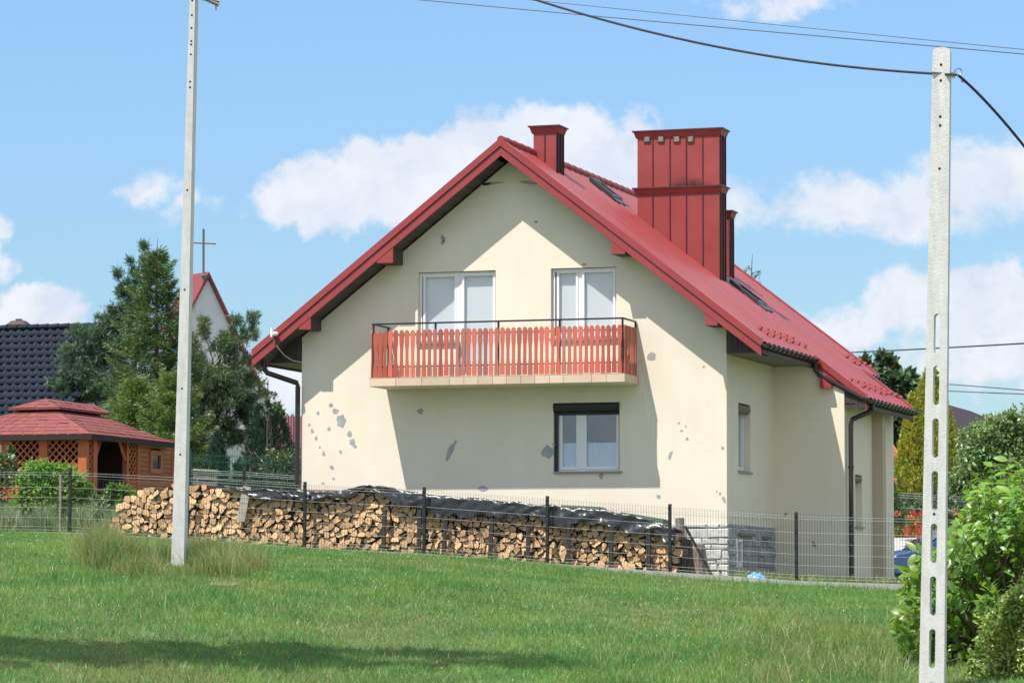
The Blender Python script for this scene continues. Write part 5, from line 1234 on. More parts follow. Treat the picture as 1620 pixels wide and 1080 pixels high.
# plank wall with a small window
z0 = gzb; y0_, y1_ = sY(221), sY(272.5); wy0, wy1, wz0, wz1 = sY(239), sY(255), sZ(247, 745), sZ(247, 716)
k = 0
while z0 < ztop_ - .01:
    z1_ = min(z0 + .135, ztop_); segs = [(y0_, y1_)] if (z1_ < wz0 or z0 > wz1) else [(y0_, wy0), (wy1, y1_)]
    for a, b in segs: MB().mbox(FGS, a, b, z0 + .006, z1_ - .004, .02 + (k % 2) * .004, .06).obj('plank', WOODPL, gzo)
    z0 = z1_; k += 1
wf = MB(); t = .07
wf.mbox(FGS, wy0 - t, wy0 + t, wz0 - t, wz1 + t, -.02, .06); wf.mbox(FGS, wy1 - t, wy1 + t, wz0 - t, wz1 + t, -.02, .06); wf.mbox(FGS, wy0 + t, wy1 - t, wz1 - t, wz1 + t, -.02, .06); wf.mbox(FGS, wy0 + t, wy1 - t, wz0 - t, wz0 + t, -.02, .06)
wfo = wf.obj('window', WOODPL, gzo); MB().mbox(FGS, wy0 + t, wy1 - t, wz0 + t, wz1 - t, .03, .036).obj('pane', mat('shed_pane', (.02, .035, .035), .08), wfo)
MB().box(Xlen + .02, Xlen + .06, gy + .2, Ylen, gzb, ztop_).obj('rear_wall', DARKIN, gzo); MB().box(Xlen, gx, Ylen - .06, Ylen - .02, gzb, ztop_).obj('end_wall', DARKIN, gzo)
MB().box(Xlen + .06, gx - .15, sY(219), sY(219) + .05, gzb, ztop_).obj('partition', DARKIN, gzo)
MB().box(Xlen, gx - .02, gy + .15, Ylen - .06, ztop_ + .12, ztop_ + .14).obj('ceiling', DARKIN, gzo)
# roof
ec = at_plane(144.5, 686, 1, gy - .22); ex1 = float(ec[0]); ez = float(ec[2]); ey0 = gy - .22; ey1 = float(at_plane(277.5, 697, 0, ex1)[1])
apx = at_plane(72, 631, 1, gy + 1.9); ax_, az_ = float(apx[0]), float(apx[2]); ex0 = 2 * ax_ - ex1
ay1 = float(at_plane(149, 642, 0, ax_)[1])
tc_ = at_plane(95, 644, 1, gy + 1.2); tx1 = float(tc_[0]); tz = float(tc_[2]); tx0 = 2 * ax_ - tx1; ty0 = gy + 1.2; ty1 = float(at_plane(173, 653, 0, tx1)[1])
def hip(mb, x0, x1, y0, y1, z0, u0, u1, v0, v1, z1): 
    mb.add([(x0, y0, z0), (x1, y0, z0), (x1, y1, z0), (x0, y1, z0), (u0, v0, z1), (u1, v0, z1), (u1, v1, z1), (u0, v1, z1)], [(0, 1, 5, 4), (1, 2, 6, 5), (2, 3, 7, 6), (3, 0, 4, 7)])
mb = MB(); hip(mb, ex0, ex1, ey0, ey1, ez, tx0 + .25, tx1 - .25, ty0 + .25, ty1 - .25, tz - .06)
gro = mb.obj('roof', SHING, gzo)
mb = MB(); hip(mb, tx0, tx1, ty0, ty1, tz, ax_ - .02, ax_ + .02, gy + 1.9, ay1, az_); mb.box(tx0, tx1, ty0, ty1, tz - .05, tz - .002); gt2 = mb.obj('upper_roof', SHING, gzo)
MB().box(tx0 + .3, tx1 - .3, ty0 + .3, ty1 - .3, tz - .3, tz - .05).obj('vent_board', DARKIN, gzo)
fb = MB()
for a, b in (((ex0, ey0), (ex1, ey0)), ((ex1, ey0), (ex1, ey1))):
    fb.hexa([(a[0] - .02, a[1] - .02, ez - .15), (b[0] + .02, b[1] - .02, ez - .15), (b[0] + .0, b[1] + .02, ez - .15), (a[0] - .02, a[1] + .02, ez - .15), (a[0] - .02, a[1] - .02, ez - .004), (b[0] + .02, b[1] - .02, ez - .004), (b[0], b[1] + .02, ez - .004), (a[0] - .02, a[1] + .02, ez - .004)])
fb.obj('fascia', mat('dark_fascia', (.022, .014, .010), .8), gzo)
MB().box(ex0 + .02, ex1 - .02, ey0 + .02, ey1 - .02, ez - .06, ez - .03).obj('soffit', WOODPL, gzo)
def shingles(A, B, C_, D_, rows, w, parent):
    A, B, C_, D_ = map(np.array, (A, B, C_, D_)); nrm = unit(np.cross(B - A, D_ - A)); nrm = nrm if nrm[2] > 0 else -nrm
    for r in range(rows):
        l0, r0 = A + (D_ - A) * r / rows, B + (C_ - B) * r / rows; l1, r1 = A + (D_ - A) * (r + 1.05) / rows, B + (C_ - B) * (r + 1.05) / rows
        n = max(1, int(round(np.linalg.norm(r0 - l0) / w)))
        for i in range(n):
            u0 = max(0, (i - (.5 if r % 2 else 0)) / n); u1 = min(1, (i + 1 - (.5 if r % 2 else 0)) / n); g = .006
            h0 = nrm * random.uniform(.010, .018); h1 = nrm * .004
            if random.random() < .1: h0 = h0 * 1.6
            p = [l0 + (r0 - l0) * (u0 + g) + h0, l0 + (r0 - l0) * (u1 - g) + h0, l1 + (r1 - l1) * (u1 - g) + h1, l1 + (r1 - l1) * (u0 + g) + h1]
            MB().add([*p, p[0] - h0, p[1] - h0], [(0, 1, 2, 3), (4, 5, 1, 0)]).obj('shingle', SHING, parent)
shingles((ex0, ey0, ez), (ex1, ey0, ez), (tx1 - .25, ty0 + .25, tz - .06), (tx0 + .25, ty0 + .25, tz - .06), 7, .36, gro)
shingles((ex1, ey0, ez), (ex1, ey1, ez), (tx1 - .25, ty1 - .25, tz - .06), (tx1 - .25, ty0 + .25, tz - .06), 7, .36, gro)
shingles((tx1, ty0, tz), (tx1, ty1, tz), (ax_ + .02, ay1, az_), (ax_ + .02, gy + 1.9, az_), 3, .36, gt2)
shingles((tx0, ty0, tz), (tx1, ty0, tz), (ax_ + .02, gy + 1.9, az_), (ax_ - .02, gy + 1.9, az_), 3, .36, gt2)
# table and bench dimly seen inside
tb = thing('garden_table', 'dark garden table inside the gazebo doorway', 'table', (gx - 1.0, sY(178), gzb + .02))
q = ORG[tb.name]; MB().box(q[0] - .4, q[0] + .5, q[1] - .7, q[1] + .7, q[2] + .70, q[2] + .75).obj('table_top', WOODG, tb)
for sx in (-.3, .4):
    for sy in (-.6, .6): MB().box(q[0] + sx - .04, q[0] + sx + .04, q[1] + sy - .04, q[1] + sy + .04, q[2], q[2] + .70).obj('leg', WOODG, tb)

# green garden fence behind the stack
gf = thing('fence', 'green wire garden fence between the church and the firewood stack', 'fence', G3(380, 78)); D = 78
gp = [(297, 713.5), (302, 714), (423, 720), (520, 726)]; gb_ = 800
gpts = [(at_depth(q, y, D), at_depth(q, 812, D)) for q, y in gp]
for t, b in gpts: mb = MB(); mb.tube([b, t], .032, 6); mb.obj('post', GREENF, gf)
for (t0, b0_), (t1, b1_) in zip(gpts[:-1], gpts[1:]):
    mb = MB()
    for k in range(34): u = k / 33; mb.tube([b0_ + (b1_ - b0_) * u, t0 + (t1 - t0) * u - [0, 0, .02]], .005, 3, 0, False)
    for h in (.04, .2, .23, .45, .65, .85, .95): A_ = b0_ + (t0 - b0_) * h; B_ = b1_ + (t1 - b1_) * h; mb.tube([A_, B_], .006, 3, 0, False)
    mb.obj('mesh_panel', GREENF, gf, kind='stuff')
lf = thing('fence', 'low grey wire fence just behind the stack left of the house', 'fence', G3(386, 70)); D = 70
gp = [(300, 742, 790), (386, 745, 792), (478, 752, 795)]
gpts = [(at_depth(q, y, D), at_depth(q, b, D)) for q, y, b in gp]
for t, b in gpts: mb = MB(); mb.tube([b - [0, 0, .3], t + [0, 0, .02]], .028, 6); mb.obj('post', FEN, lf)
for (t0, b0_), (t1, b1_) in zip(gpts[:-1], gpts[1:]):
    mb = MB()
    for k in range(26): u = k / 25; mb.tube([b0_ + (b1_ - b0_) * u, t0 + (t1 - t0) * u], .004, 3, 1, False)
    for h in (.1, .4, .7, .84, .9, .97): mb.tube([b0_ + (t0 - b0_) * h, b1_ + (t1 - b1_) * h], .006, 3, 0, False)
    mb.obj('mesh_panel', [WIREH, GREENF], lf, kind='stuff')
gt = thing('garden_table', 'weathered garden table behind the concrete pole', 'table', G3(322, 84)); D = 84
a = at_depth(305, 744, D); b = at_depth(343, 746, D); mb = MB(); mb.hexa([a, b, b + FH * .8, a + FH * .8, a + UPV * .05, b + UPV * .05, b + FH * .8 + UPV * .05, a + FH * .8 + UPV * .05]); mb.obj('table_top', WOODP, gt)
for u in (.1, .9):
    for w in (.1, .7): c = a + (b - a) * u + FH * w; mb = MB(); mb.tube([c - UPV * .75, c], .035, 5); mb.obj('leg', WOODG, gt)
for k in range(3): a2 = a - UPV * (.2 + k * .16); b2 = b - UPV * (.2 + k * .16); mb = MB(); mb.hexa([a2, b2, b2 + FH * .06, a2 + FH * .06, a2 + UPV * .08, b2 + UPV * .08, b2 + FH * .06 + UPV * .08, a2 + FH * .06 + UPV * .08]); mb.obj('shelf_board', WOODG, gt)

# evergreens on the left
D = 106; b = G3(243, D); H = zat(248, 372, D) - b[2]
spruce(b, H, 2.75, 'dark green spruce with a thin leader behind the concrete pole', 260, 210, SPRUCE, 11, needle=(.16, .026))
D = 109
pl_ = [lob(233, 400, D, 12, 24), lob(213, 418, D, 14, 18), lob(240, 432, D, 16, 18), lob(195, 455, D, 16, 26), lob(210, 478, D, 18, 20), lob(168, 500, D, 16, 11), lob(188, 492, D, 15, 12), lob(205, 508, D, 24, 22),
       lob(120, 540, D, 24, 22), lob(150, 552, D, 32, 30), lob(115, 575, D, 26, 24), lob(145, 600, D, 38, 28), lob(105, 622, D, 24, 20), lob(180, 560, D, 30, 40), lob(175, 625, D, 40, 26), lob(135, 640, D, 36, 18), lob(222, 440, D, 18, 30), lob(205, 455, D, 15, 20), lob(190, 515, D, 22, 26), lob(165, 535, D, 24, 22), lob(215, 540, D, 26, 40), lob(130, 590, D, 30, 24), lob(100, 600, D, 18, 18)]
lobes_tree('pine_tree', 'tree', 'blue green pine with tufted boughs left of the spruce', G3(190, D), at_depth(225, 420, D), pl_, 7000, (.19, .019), PINE, 21, BARK, tuft=8, trunk_r=.08)
D = 104
pl_ = [lob(392, 520, D, 15, 24), lob(372, 505, D, 12, 16), lob(402, 500, D, 8, 12), lob(375, 545, D, 26, 20), lob(345, 540, D, 22, 22), lob(322, 520, D, 16, 24), lob(395, 580, D, 20, 18), lob(350, 585, D, 36, 26), lob(315, 585, D, 26, 34),
       lob(400, 620, D, 24, 20), lob(365, 635, D, 36, 22), lob(320, 645, D, 34, 28), lob(345, 680, D, 34, 20), lob(305, 690, D, 22, 24), lob(385, 665, D, 24, 18), lob(360, 610, D, 40, 30), lob(330, 615, D, 36, 30), lob(390, 640, D, 30, 26), lob(312, 560, D, 22, 30), lob(375, 690, D, 26, 14)]
lobes_tree('pine_tree', 'tree', 'loose pine with dead boughs between the pole and the cream house', G3(345, D), at_depth(350, 530, D), pl_, 6800, (.18, .018), leafmat('pine_needles_warm', (.062, .125, .048), (.12, .185, .064), 1.0, .4, .2), 22, BARK, tuft=8, trunk_r=.08)
b1 = at_depth(356, 556, D - .1); tag(MB().tube([at_depth(334, 584, D - .3), b1, at_depth(370, 536, D + .2)], [.028, .022, .015], 6).obj('dead_branch', WOODP, None, org=tuple(b1)), 'bare pale dead branch sticking out of the loose pine', 'branch')
YSP = leafmat('young_spruce', (.095, .18, .034), (.165, .265, .052), 1.2, .4, .25)
spruce(G3(212, 103), zat(212, 585, 103) - G3(212, 103)[2], 2.5, 'lower yellowish young spruce left of the concrete pole', 200, 190, YSP, 23, needle=(.15, .026))
spruce(G3(272, 102), zat(272, 575, 102) - G3(272, 102)[2], 2.4, 'lower yellowish young spruce directly behind the concrete pole', 200, 190, YSP, 24, needle=(.15, .026))
thuja(G3(408, 101), zat(408, 650, 101) - G3(408, 101)[2], .55, 'narrow dark blue green thuja next to the outbuilding roof', 5000, THUJA, 31)
thuja(G3(436, 102), zat(436, 648, 102) - G3(436, 102)[2], .72, 'broader dusky thuja left of the cream house corner', 5000, leafmat('dusky_thuja', (.026, .052, .030), (.042, .07, .04), 1.3, .4, .2), 32)
thuja(G3(343, 101), zat(343, 690, 101) - G3(343, 101)[2], .42, 'slim thuja between the two church windows', 3500, THUJA, 33)
thuja(G3(376, 90), zat(376, 735, 90) - G3(376, 90)[2], .2, 'tiny cone shaped thuja below the church wall', 1500, THUJA, 34)
D = 84; lobes_tree('yew_bush', 'shrub', 'rounded golden green bush by the left house corner', G3(452, D), at_depth(452, 760, D), [lob(440, 735, D, 26, 22), lob(462, 733, D, 24, 22), lob(452, 752, D, 34, 26), lob(470, 765, D, 20, 24)], 6000, (.10, .03), leafmat('yew_leaves', (.075, .13, .016), (.03, .06, .014), 1.4, .4, .25), 35)
D = 100; lobes_tree('birch_sapling', 'sapling', 'thin leafy sapling against the sky left of the downpipe', G3(428, D), at_depth(424, 600, D), [lob(420, 612, D, 5, 22), lob(430, 632, D, 10, 14), lob(436, 650, D, 14, 10), lob(420, 645, D, 8, 14)], 260, (.14, .08), DARKL, 36, trunk_r=.03)

# garden plants behind the fence on the left
D = 70; base = G3(85, D)
lobes_tree('garden_shrub', 'shrub', 'bright green rounded shrub in front of the gazebo lattice', base, at_depth(80, 790, D), [lob(60, 760, D, 30, 26), lob(95, 768, D, 36, 28), lob(70, 785, D, 42, 30), lob(112, 790, D, 26, 30), lob(50, 800, D, 30, 26), lob(90, 815, D, 40, 22), lob(78, 748, D, 30, 18), lob(125, 778, D, 18, 22)], 12000, (.105, .052), leafmat('hazel_leaves', (.13, .28, .035), (.20, .35, .055), 1.0, .4, .38, .03, .6), 41)
lobes_tree('garden_shrub', 'shrub', 'dark green shrub at the left picture edge', G3(-8, 71), at_depth(-6, 770, 71), [lob(-8, 740, 71, 22, 24), lob(-4, 775, 71, 22, 30), lob(-10, 815, 71, 28, 22)], 3000, (.10, .05), MIDL, 42)
lobes_tree('garden_shrub', 'shrub', 'small bright leafy shrub in front of the gazebo doorway', G3(188, 74), at_depth(188, 785, 74), [lob(180, 780, 74, 15, 14), lob(197, 778, 74, 14, 13), lob(205, 785, 74, 10, 10), lob(186, 795, 74, 16, 12)], 1800, (.12, .05), BRIGHTL, 43)
def rosebush(label, spots, flowers, d, seed, petal=PINKF, n=1400):
    global RNG
    o = lobes_tree('rose_bush', 'flower bush', label, G3(spots[0][0], d), at_depth(spots[0][0], spots[0][1], d), [lob(a, b, d, r, r2) for a, b, r, r2 in spots], n, (.08, .045), MIDL, seed, trunk_r=.03)
    for (a, b, r) in flowers:
        c = at_depth(a, b, d - .35); k = 26; R_ = r * d / FPX; pos = c + RNG.normal(0, .35, (k, 3)) * R_
        np_mesh('flower', leaf_quads(pos, RNG.normal(0, 1, (k, 3)) + [0, 0, .4], R_ * .9, R_ * .7, None, .1), 4, [(0, 1, 2), (0, 2, 3)], petal, o)
    return o
rosebush('rose bush with pink red blooms right of the dark fence post', [(135, 805, 22, 22), (125, 820, 20, 16), (145, 790, 16, 14)], [(134, 786, 6), (139, 814, 6), (115, 806, 5), (125, 800, 4), (113, 812, 4), (131, 820, 4)], 71, 44)
rosebush('rose bush with orange pink blooms left of the grey fence stick', [(35, 820, 26, 18), (52, 800, 14, 14)], [(53, 797, 3), (46, 806, 3), (30, 814, 3)], 70.5, 45, leafmat('orange_petals', (.62, .16, .09), (.7, .3, .2), 3, .3, .3))
rosebush('pale climbing rose in front of the left lattice', [(22, 724, 12, 14), (30, 740, 11, 12), (16, 712, 7, 10)], [(20, 722, 3), (30, 745, 3)], 72, 46, WHITEF, 420)
lobes_tree('lavender_clump', 'plant', 'grey green lavender like clump left of the log end', G3(160, 68), at_depth(160, 815, 68), [lob(152, 812, 68, 18, 16), lob(170, 818, 68, 14, 16), lob(140, 824, 68, 14, 12)], 2200, (.14, .02), WEED, 47, up=0, trunk_r=.02)
p = at_plane(95, 846, 1, FENCE_Y + .25); tag(MB().box(p[0] - .025, p[0] + .025, FENCE_Y + .22, FENCE_Y + .27, p[2] - .2, float(at_plane(95, 750, 1, FENCE_Y + .25)[2])).obj('grey_stick', WOODG, None, org=tuple(p)), 'thin grey stick beside the dark fence post', 'stick')

# ------------------------------------------------------------------ background on the right
D = 128
lobes_tree('dark_tree', 'tree', 'tall dark broadleaf tree right of the eave', G3(1415, D), at_depth(1412, 590, D), [lob(1404, 580, D, 12, 20), lob(1396, 572, D, 8, 12), lob(1425, 612, D, 22, 18), lob(1440, 600, D, 10, 12), lob(1450, 618, D, 12, 14), lob(1410, 620, D, 24, 26), lob(1440, 640, D, 26, 26), lob(1410, 665, D, 34, 30), lob(1450, 675, D, 26, 30), lob(1400, 700, D, 30, 26), lob(1440, 720, D, 36, 34)], 9000, (.34, .22), DARKL, 51, trunk_r=.22)
lobes_tree('dark_tree', 'tree', 'young dark branch tips just behind the roof edge', G3(1368, 120), at_depth(1372, 575, 120), [lob(1371, 574, 120, 6, 8), lob(1376, 585, 120, 6, 8)], 160, (.3, .2), DARKL, 52, trunk_r=.04)
D = 104; b = G3(1474, D); 
thuja(b, zat(1505, 590, D) - b[2], 1.12, 'large golden green thuja behind the slotted pole', 30000, THUJAY, 53, .62, (.13, .06), top=.1)
D = 103; b = G3(1445, D); thuja(b, zat(1455, 635, D) - b[2], .75, 'lower golden thuja leaning left of the slotted pole', 14000, THUJAY, 54, .7, (.13, .06), top=.1)
D = 98
lobes_tree('plum_tree', 'tree', 'grey green fruit tree behind the leafy bush', G3(1580, D), at_depth(1575, 700, D), [lob(1545, 700, D, 28, 30), lob(1575, 680, D, 30, 26), lob(1605, 690, D, 34, 34), lob(1590, 662, D, 16, 14), lob(1640, 680, D, 34, 40), lob(1530, 735, D, 30, 36), lob(1570, 735, D, 44, 40), lob(1620, 740, D, 40, 40), lob(1520, 770, D, 24, 30), lob(1560, 775, D, 40, 28), lob(1660, 740, D, 40, 50)], 15000, (.17, .085), GREYL, 55, trunk_r=.12)
# hedge low behind
lobes_tree('hedge', 'hedge', 'dark low hedge under the golden thuja', G3(1500, 100), at_depth(1500, 800, 100), [lob(1440, 800, 100, 30, 18), lob(1490, 800, 100, 34, 18), lob(1540, 805, 100, 34, 18), lob(1590, 805, 100, 34, 18)], 5000, (.14, .07), DARKL, 56, trunk_r=.05)
# house with orange tiles
D = 122; a = at_depth(1330, 690, D); b = at_depth(1424, 722, D); hz = gz(a[0], a[1])
oh = thing('tiled_house', 'small grey house with an orange tiled roof behind the house pillar', 'house', (a[0], a[1], hz))
w0 = at_depth(1330, 712, D); w1 = at_depth(1417, 726, D); MB().prism([w0 * [1, 1, 0] + [0, 0, hz - .5], w1 * [1, 1, 0] + [0, 0, hz - .5], w1, w0], tuple(FH * 5)).obj('wall', GREYW, oh)
q0 = at_depth(1330, 684, D + 2.5); q1 = at_depth(1412, 700, D + 2.5); q2 = at_depth(1427, 725, D - .4); q3 = at_depth(1330, 708, D - .4)
mb = MB(); mb.prism([q0, q1, q2, q3], (0, 0, -.12)); oro = mb.obj('roof', OTILE, oh)
for i in range(9):
    for j in range(6):
        u0, u1 = (5.2 + i * .55) / 10, (5.2 + i * .55 + .5) / 10; v0, v1 = j / 6, (j + 1.1) / 6
        if u1 > 1: continue
        f = lambda u, v, h: (q0 + (q1 - q0) * u) * (1 - v) + (q3 + (q2 - q3) * u) * v + UPV * h
        MB().add([f(u0, v0, .02), f(u1, v0, .02), f(u1, min(v1, 1), .06), f(u0, min(v1, 1), .06), f(u0, min(v1, 1), .0), f(u1, min(v1, 1), .0)], [(0, 1, 2, 3), (3, 2, 5, 4)]).obj('roof_tile', OTILE, oro)
# dark plum roof house
D = 140; a = at_depth(1532, 648, D); b = at_depth(1660, 690, D); hz = gz(a[0], a[1])
dh = thing('far_house', 'far house with a dark plum coloured roof above the fruit tree', 'house', (a[0], a[1], hz))
r0 = at_depth(1500, 640, D); r1 = at_depth(1536, 650, D); r2 = at_depth(1640, 692, D - 1); r3 = at_depth(1500, 700, D - 3)
MB().prism([r0, r1, r2, r3], (0, 0, -.25)).obj('roof', DROOF, dh)
MB().prism([np.array([r3[0], r3[1] + .5, hz - .5]), np.array([r2[0], r2[1] + .5, hz - .5]), r2 - [0, -.5, .3], r3 - [0, -.5, .3]], tuple(FH * 5)).obj('wall', GREYW, dh)
c = at_depth(1454, 606, 135); tag(MB().box(c[0] - .42, c[0] + .42, c[1] - .3, c[1] + .3, gz(c[0], c[1]), c[2]).box(c[0] - .48, c[0] + .48, c[1] - .36, c[1] + .36, c[2], c[2] + .12).obj('brick_stack', mat('dark_stack', (.035, .032, .034), .8), None, org=(c[0], c[1], gz(c[0], c[1]))), 'dark masonry chimney stack half hidden in the dark tree', 'chimney')
# spruce tip behind the roof
D = 92; b = G3(1190, D); spruce(b, zat(1187, 398, D) - b[2], 1.5, 'young spruce whose tip shows behind the red roof', 120, 60, leafmat('blue_spruce', (.05, .10, .06), (.08, .14, .08), 1, .4, .25), 61)
def far_woods():
    global RNG
    RNG = np.random.default_rng(57); n = 16000; k = RNG.integers(0, 150, n); cx = RNG.uniform(1330, 3300, 150); cx[:45] = RNG.uniform(-1600, 120, 45); cd = RNG.uniform(195, 260, 150); ch_ = RNG.uniform(3.5, 7.0, 150)
    d = cd[k] + RNG.normal(0, 2, n); P = CAM[None] + (FV[None] + RV[None] * ((cx[k] - 810) / FPX)[:, None]) * d[:, None] + RV[None] * RNG.normal(0, 1.9, n)[:, None]
    P[:, 2] = GZ(P[:, 0], P[:, 1]) + ch_[k] * RNG.random(n) ** .7 * (1 - .08 * np.abs(RNG.normal(0, 1, n)))
    np_mesh('far_woods', leaf_quads(P, RNG.normal(0, 1, (n, 3)), .9, .6), 4, [(0, 1, 2), (0, 2, 3)], DARKL, None, tuple(P[0]), 'stuff')['label'] = 'distant line of woods behind the gardens'
far_woods()
# paving, planters, roses, far fence
D = 88
pv = [at_depth(1395, 887, D), at_depth(1470, 889, D), at_depth(1470, 850, D + 14), at_depth(1395, 850, D + 14)]
MB().add([np.array([q[0], q[1], q[2]]) for q in pv] + [np.array([q[0], q[1], q[2] - .6]) for q in pv], [(0, 1, 2, 3), (0, 1, 5, 4), (1, 2, 6, 5), (2, 3, 7, 6), (3, 0, 4, 7)]).obj('paving', PAVE, None, org=tuple(pv[0]), kind='structure')
for i, (q, y, r, h, lab) in enumerate([(1437, 848, 9, 18, 'left orange flower pot on the paving'), (1455, 850, 11, 24, 'taller orange flower pot with red flowers by the slotted pole')]):
    d = 89; c = at_depth(q, y, d); k = d / FPX; po = thing('flower_pot', lab, 'flower pot', tuple(c), 'orange flower pots')
    MB().lathe(tuple(c), [(0, 0), (r * k * .7, 0), (r * k, h * k), (r * k * 1.08, h * k), (r * k * 1.08, h * k * 1.08), (r * k * .9, h * k * 1.08), (0, h * k)], 14).obj('pot', POTM, po)
    n = 120; RNG = np.random.default_rng(70 + i); pos = c + [0, 0, h * k * 1.15] + RNG.normal(0, 1, (n, 3)) * [r * k * .7, r * k * .7, .07]
    np_mesh('foliage', leaf_quads(pos, RNG.normal(0, 1, (n, 3)) + [0, 0, .5], .1, .05), 4, [(0, 1, 2), (0, 2, 3)], BRIGHTL, po)
    n = 60 if i else 14; pos = c + [0, 0, h * k * 1.15 + .1] + RNG.normal(0, 1, (n, 3)) * [r * k * .7, r * k * .7, .06]
    np_mesh('flower', leaf_quads(pos, RNG.normal(0, 1, (n, 3)) + [0, 0, .5], .11, .08), 4, [(0, 1, 2), (0, 2, 3)], leafmat('red_petals', (.65, .03, .02), (.7, .08, .05), 3, .3, .3), po)
rosebush('rose bush with apricot blooms beside the house pillar', [(1405, 775, 14, 30), (1412, 800, 16, 26), (1402, 825, 14, 22), (1420, 830, 14, 18)], [(1406, 745, 5), (1414, 760, 5), (1402, 770, 5), (1419, 812, 5), (1411, 790, 4), (1399, 755, 4)], 84, 71, leafmat('apricot_petals', (.65, .18, .12), (.75, .38, .28), 3, .3, .3), 2200)
rosebush('low rose bush with pink blooms behind the blue car', [(1510, 812, 16, 10), (1530, 815, 16, 8)], [(1511, 810, 5), (1520, 815, 4), (1583, 795, 5)], 92, 72, leafmat('salmon_petals', (.65, .25, .2), (.75, .4, .32), 3, .3, .3), 700)
thuja(G3(1394, 70), .98, .14, 'small yellow green conifer by the corner pillar', 1400, leafmat('lime_conifer', (.13, .22, .02), (.18, .27, .03), 2, .35, .35), 73, .6, (.09, .03))
ff = thing('fence', 'far wire panel fence behind the parked car', 'fence', G3(1500, 96)); D = 96
gpts = [(at_depth(q, y, D), at_depth(q, y + 62, D)) for q, y in ((1398, 776), (1500, 783), (1600, 788), (1690, 793))]
for t, b in gpts: MB().tube([b - [0, 0, .4], t], .03, 6).obj('post', FEN, ff)
for (t0, b0_), (t1, b1_) in zip(gpts[:-1], gpts[1:]):
    mb = MB()
    for k in range(36): u = k / 35; mb.tube([b0_ + (b1_ - b0_) * u, t0 + (t1 - t0) * u], .005, 3, 1, False)
    for h in (.05, .3, .6, .86, .92, .98): mb.tube([b0_ + (t0 - b0_) * h, b1_ + (t1 - b1_) * h], .007, 3, 0, False)
    mb.obj('mesh_panel', [WIREH, WIREV], ff, kind='stuff')

# parked car, nose to the left
def car():
    D = 80; g = at_depth(1455, 925, D); k = D / FPX
    o = thing('parked_car', 'blue parked car half hidden by the leafy bush', 'car', (g[0] + 1, g[1], g[2]))
    # side profile in car axes: x from nose to tail, z up ; width 1.7 m
    prof_low = [(0, .42), (.02, .62), (.12, .72), (.55, .80), (1.05, .88), (1.18, .92), (2.2, .96), (3.2, .97), (3.85, .95), (3.98, .80), (4.0, .45), (3.9, .28), (.1, .26)]
    cab = [(1.02, .89), (1.75, 1.34), (2.1, 1.42), (2.9, 1.43), (3.4, 1.34), (3.85, .95)]
    O = np.array([g[0], g[1], g[2]]); ex = RH * .96 + FH * .28; ey = -RH * .28 + FH * .96; O = at_depth(1404, 925, D) 
    def Pc(x, y, z): return O + ex * x + ey * y + UPV * z
    def loft(prof, w, name, m, taper=.0, z0=0):
        mb = MB(); n = len(prof); ring = []
        for y, s in ((-w, .93), (-w * .86, 1.0), (w * .86, 1.0), (w, .93)):
            cx = 2.0; cz = .6
            ring.append([Pc(cx + (x - cx) * s, .85 + (y * (1 - taper * max(0, z - z0))), cz + (z - cz) * s if name == 'body' else z) for x, z in prof])
        vs = [p for r in ring for p in r]; fs = [tuple(range(n)), tuple(range(3 * n, 4 * n))]
        for a in range(3): fs += [(a * n + i, a * n + (i + 1) % n, (a + 1) * n + (i + 1) % n, (a + 1) * n + i) for i in range(n)]
        mb.add(vs, fs); return mb.obj(name, m, o, smooth=False)
    loft(prof_low, .85, 'body', CARP); loft(cab, .74, 'cabin', CARP, .35, .9)
    gl = mat('car_glass', (.015, .02, .025), .05)
    for nm, a, b, h in (('windscreen', (1.06, .93), (1.72, 1.33), .66), ('rear_window', (3.45, 1.30), (3.82, .99), .6)):
        MB().add([Pc(a[0] - .02, .85 - h, a[1] + .012), Pc(a[0] - .02, .85 + h, a[1] + .012), Pc(b[0] - .02, .85 + h * .88, b[1] + .012), Pc(b[0] - .02, .85 - h * .88, b[1] + .012)], [(0, 1, 2, 3)]).obj(nm, gl, o)
    for y, s in ((.85 - .735, -1), (.85 + .735, 1)):
        for q in ([(1.32, .98), (2.2, .99), (2.2, 1.36), (1.86, 1.33)], [(2.28, .99), (3.2, .99), (3.25, 1.3), (2.28, 1.36)]):
            MB().add([Pc(x, y + s * (.012 - .2 * (z - .9)) * 1.0, z) for x, z in q], [(0, 1, 2, 3)]).obj('side_window', gl, o)
    for x in (.75, 3.2):
        for y in (.08, 1.62):
            c = Pc(x, y, .3); mb = MB(); mb.tube([c - ey * .1, c + ey * .1], .31, 18); w = mb.obj('wheel', RUBBER, o); mb = MB(); mb.tube([c - ey * .108, c + ey * .108], .19, 12); mb.obj('rim', STEEL, w)
    for y in (.22, 1.48): MB().hexa([Pc(.02, y - .16, .58), Pc(.02, y + .16, .58), Pc(.2, y + .16, .58), Pc(.2, y - .16, .58), Pc(.04, y - .16, .70), Pc(.04, y + .16, .70), Pc(.25, y + .16, .72), Pc(.25, y - .16, .72)]).obj('headlight', LAMPG, o)
    MB().hexa([Pc(-.03, .1, .3), Pc(-.03, 1.6, .3), Pc(.15, 1.65, .3), Pc(.15, .05, .3), Pc(-.04, .1, .52), Pc(-.04, 1.6, .52), Pc(.1, 1.65, .52), Pc(.1, .05, .52)]).obj('bumper', BLACK, o)
    for y in (-.1, 1.8): MB().hexa([Pc(1.3, y - .09, .95), Pc(1.3, y + .09, .95), Pc(1.42, y + .09, .95), Pc(1.42, y - .09, .95), Pc(1.3, y - .09, 1.09), Pc(1.3, y + .09, 1.09), Pc(1.42, y + .09, 1.09), Pc(1.42, y - .09, 1.09)]).obj('wing_mirror', CARP, o)
car()

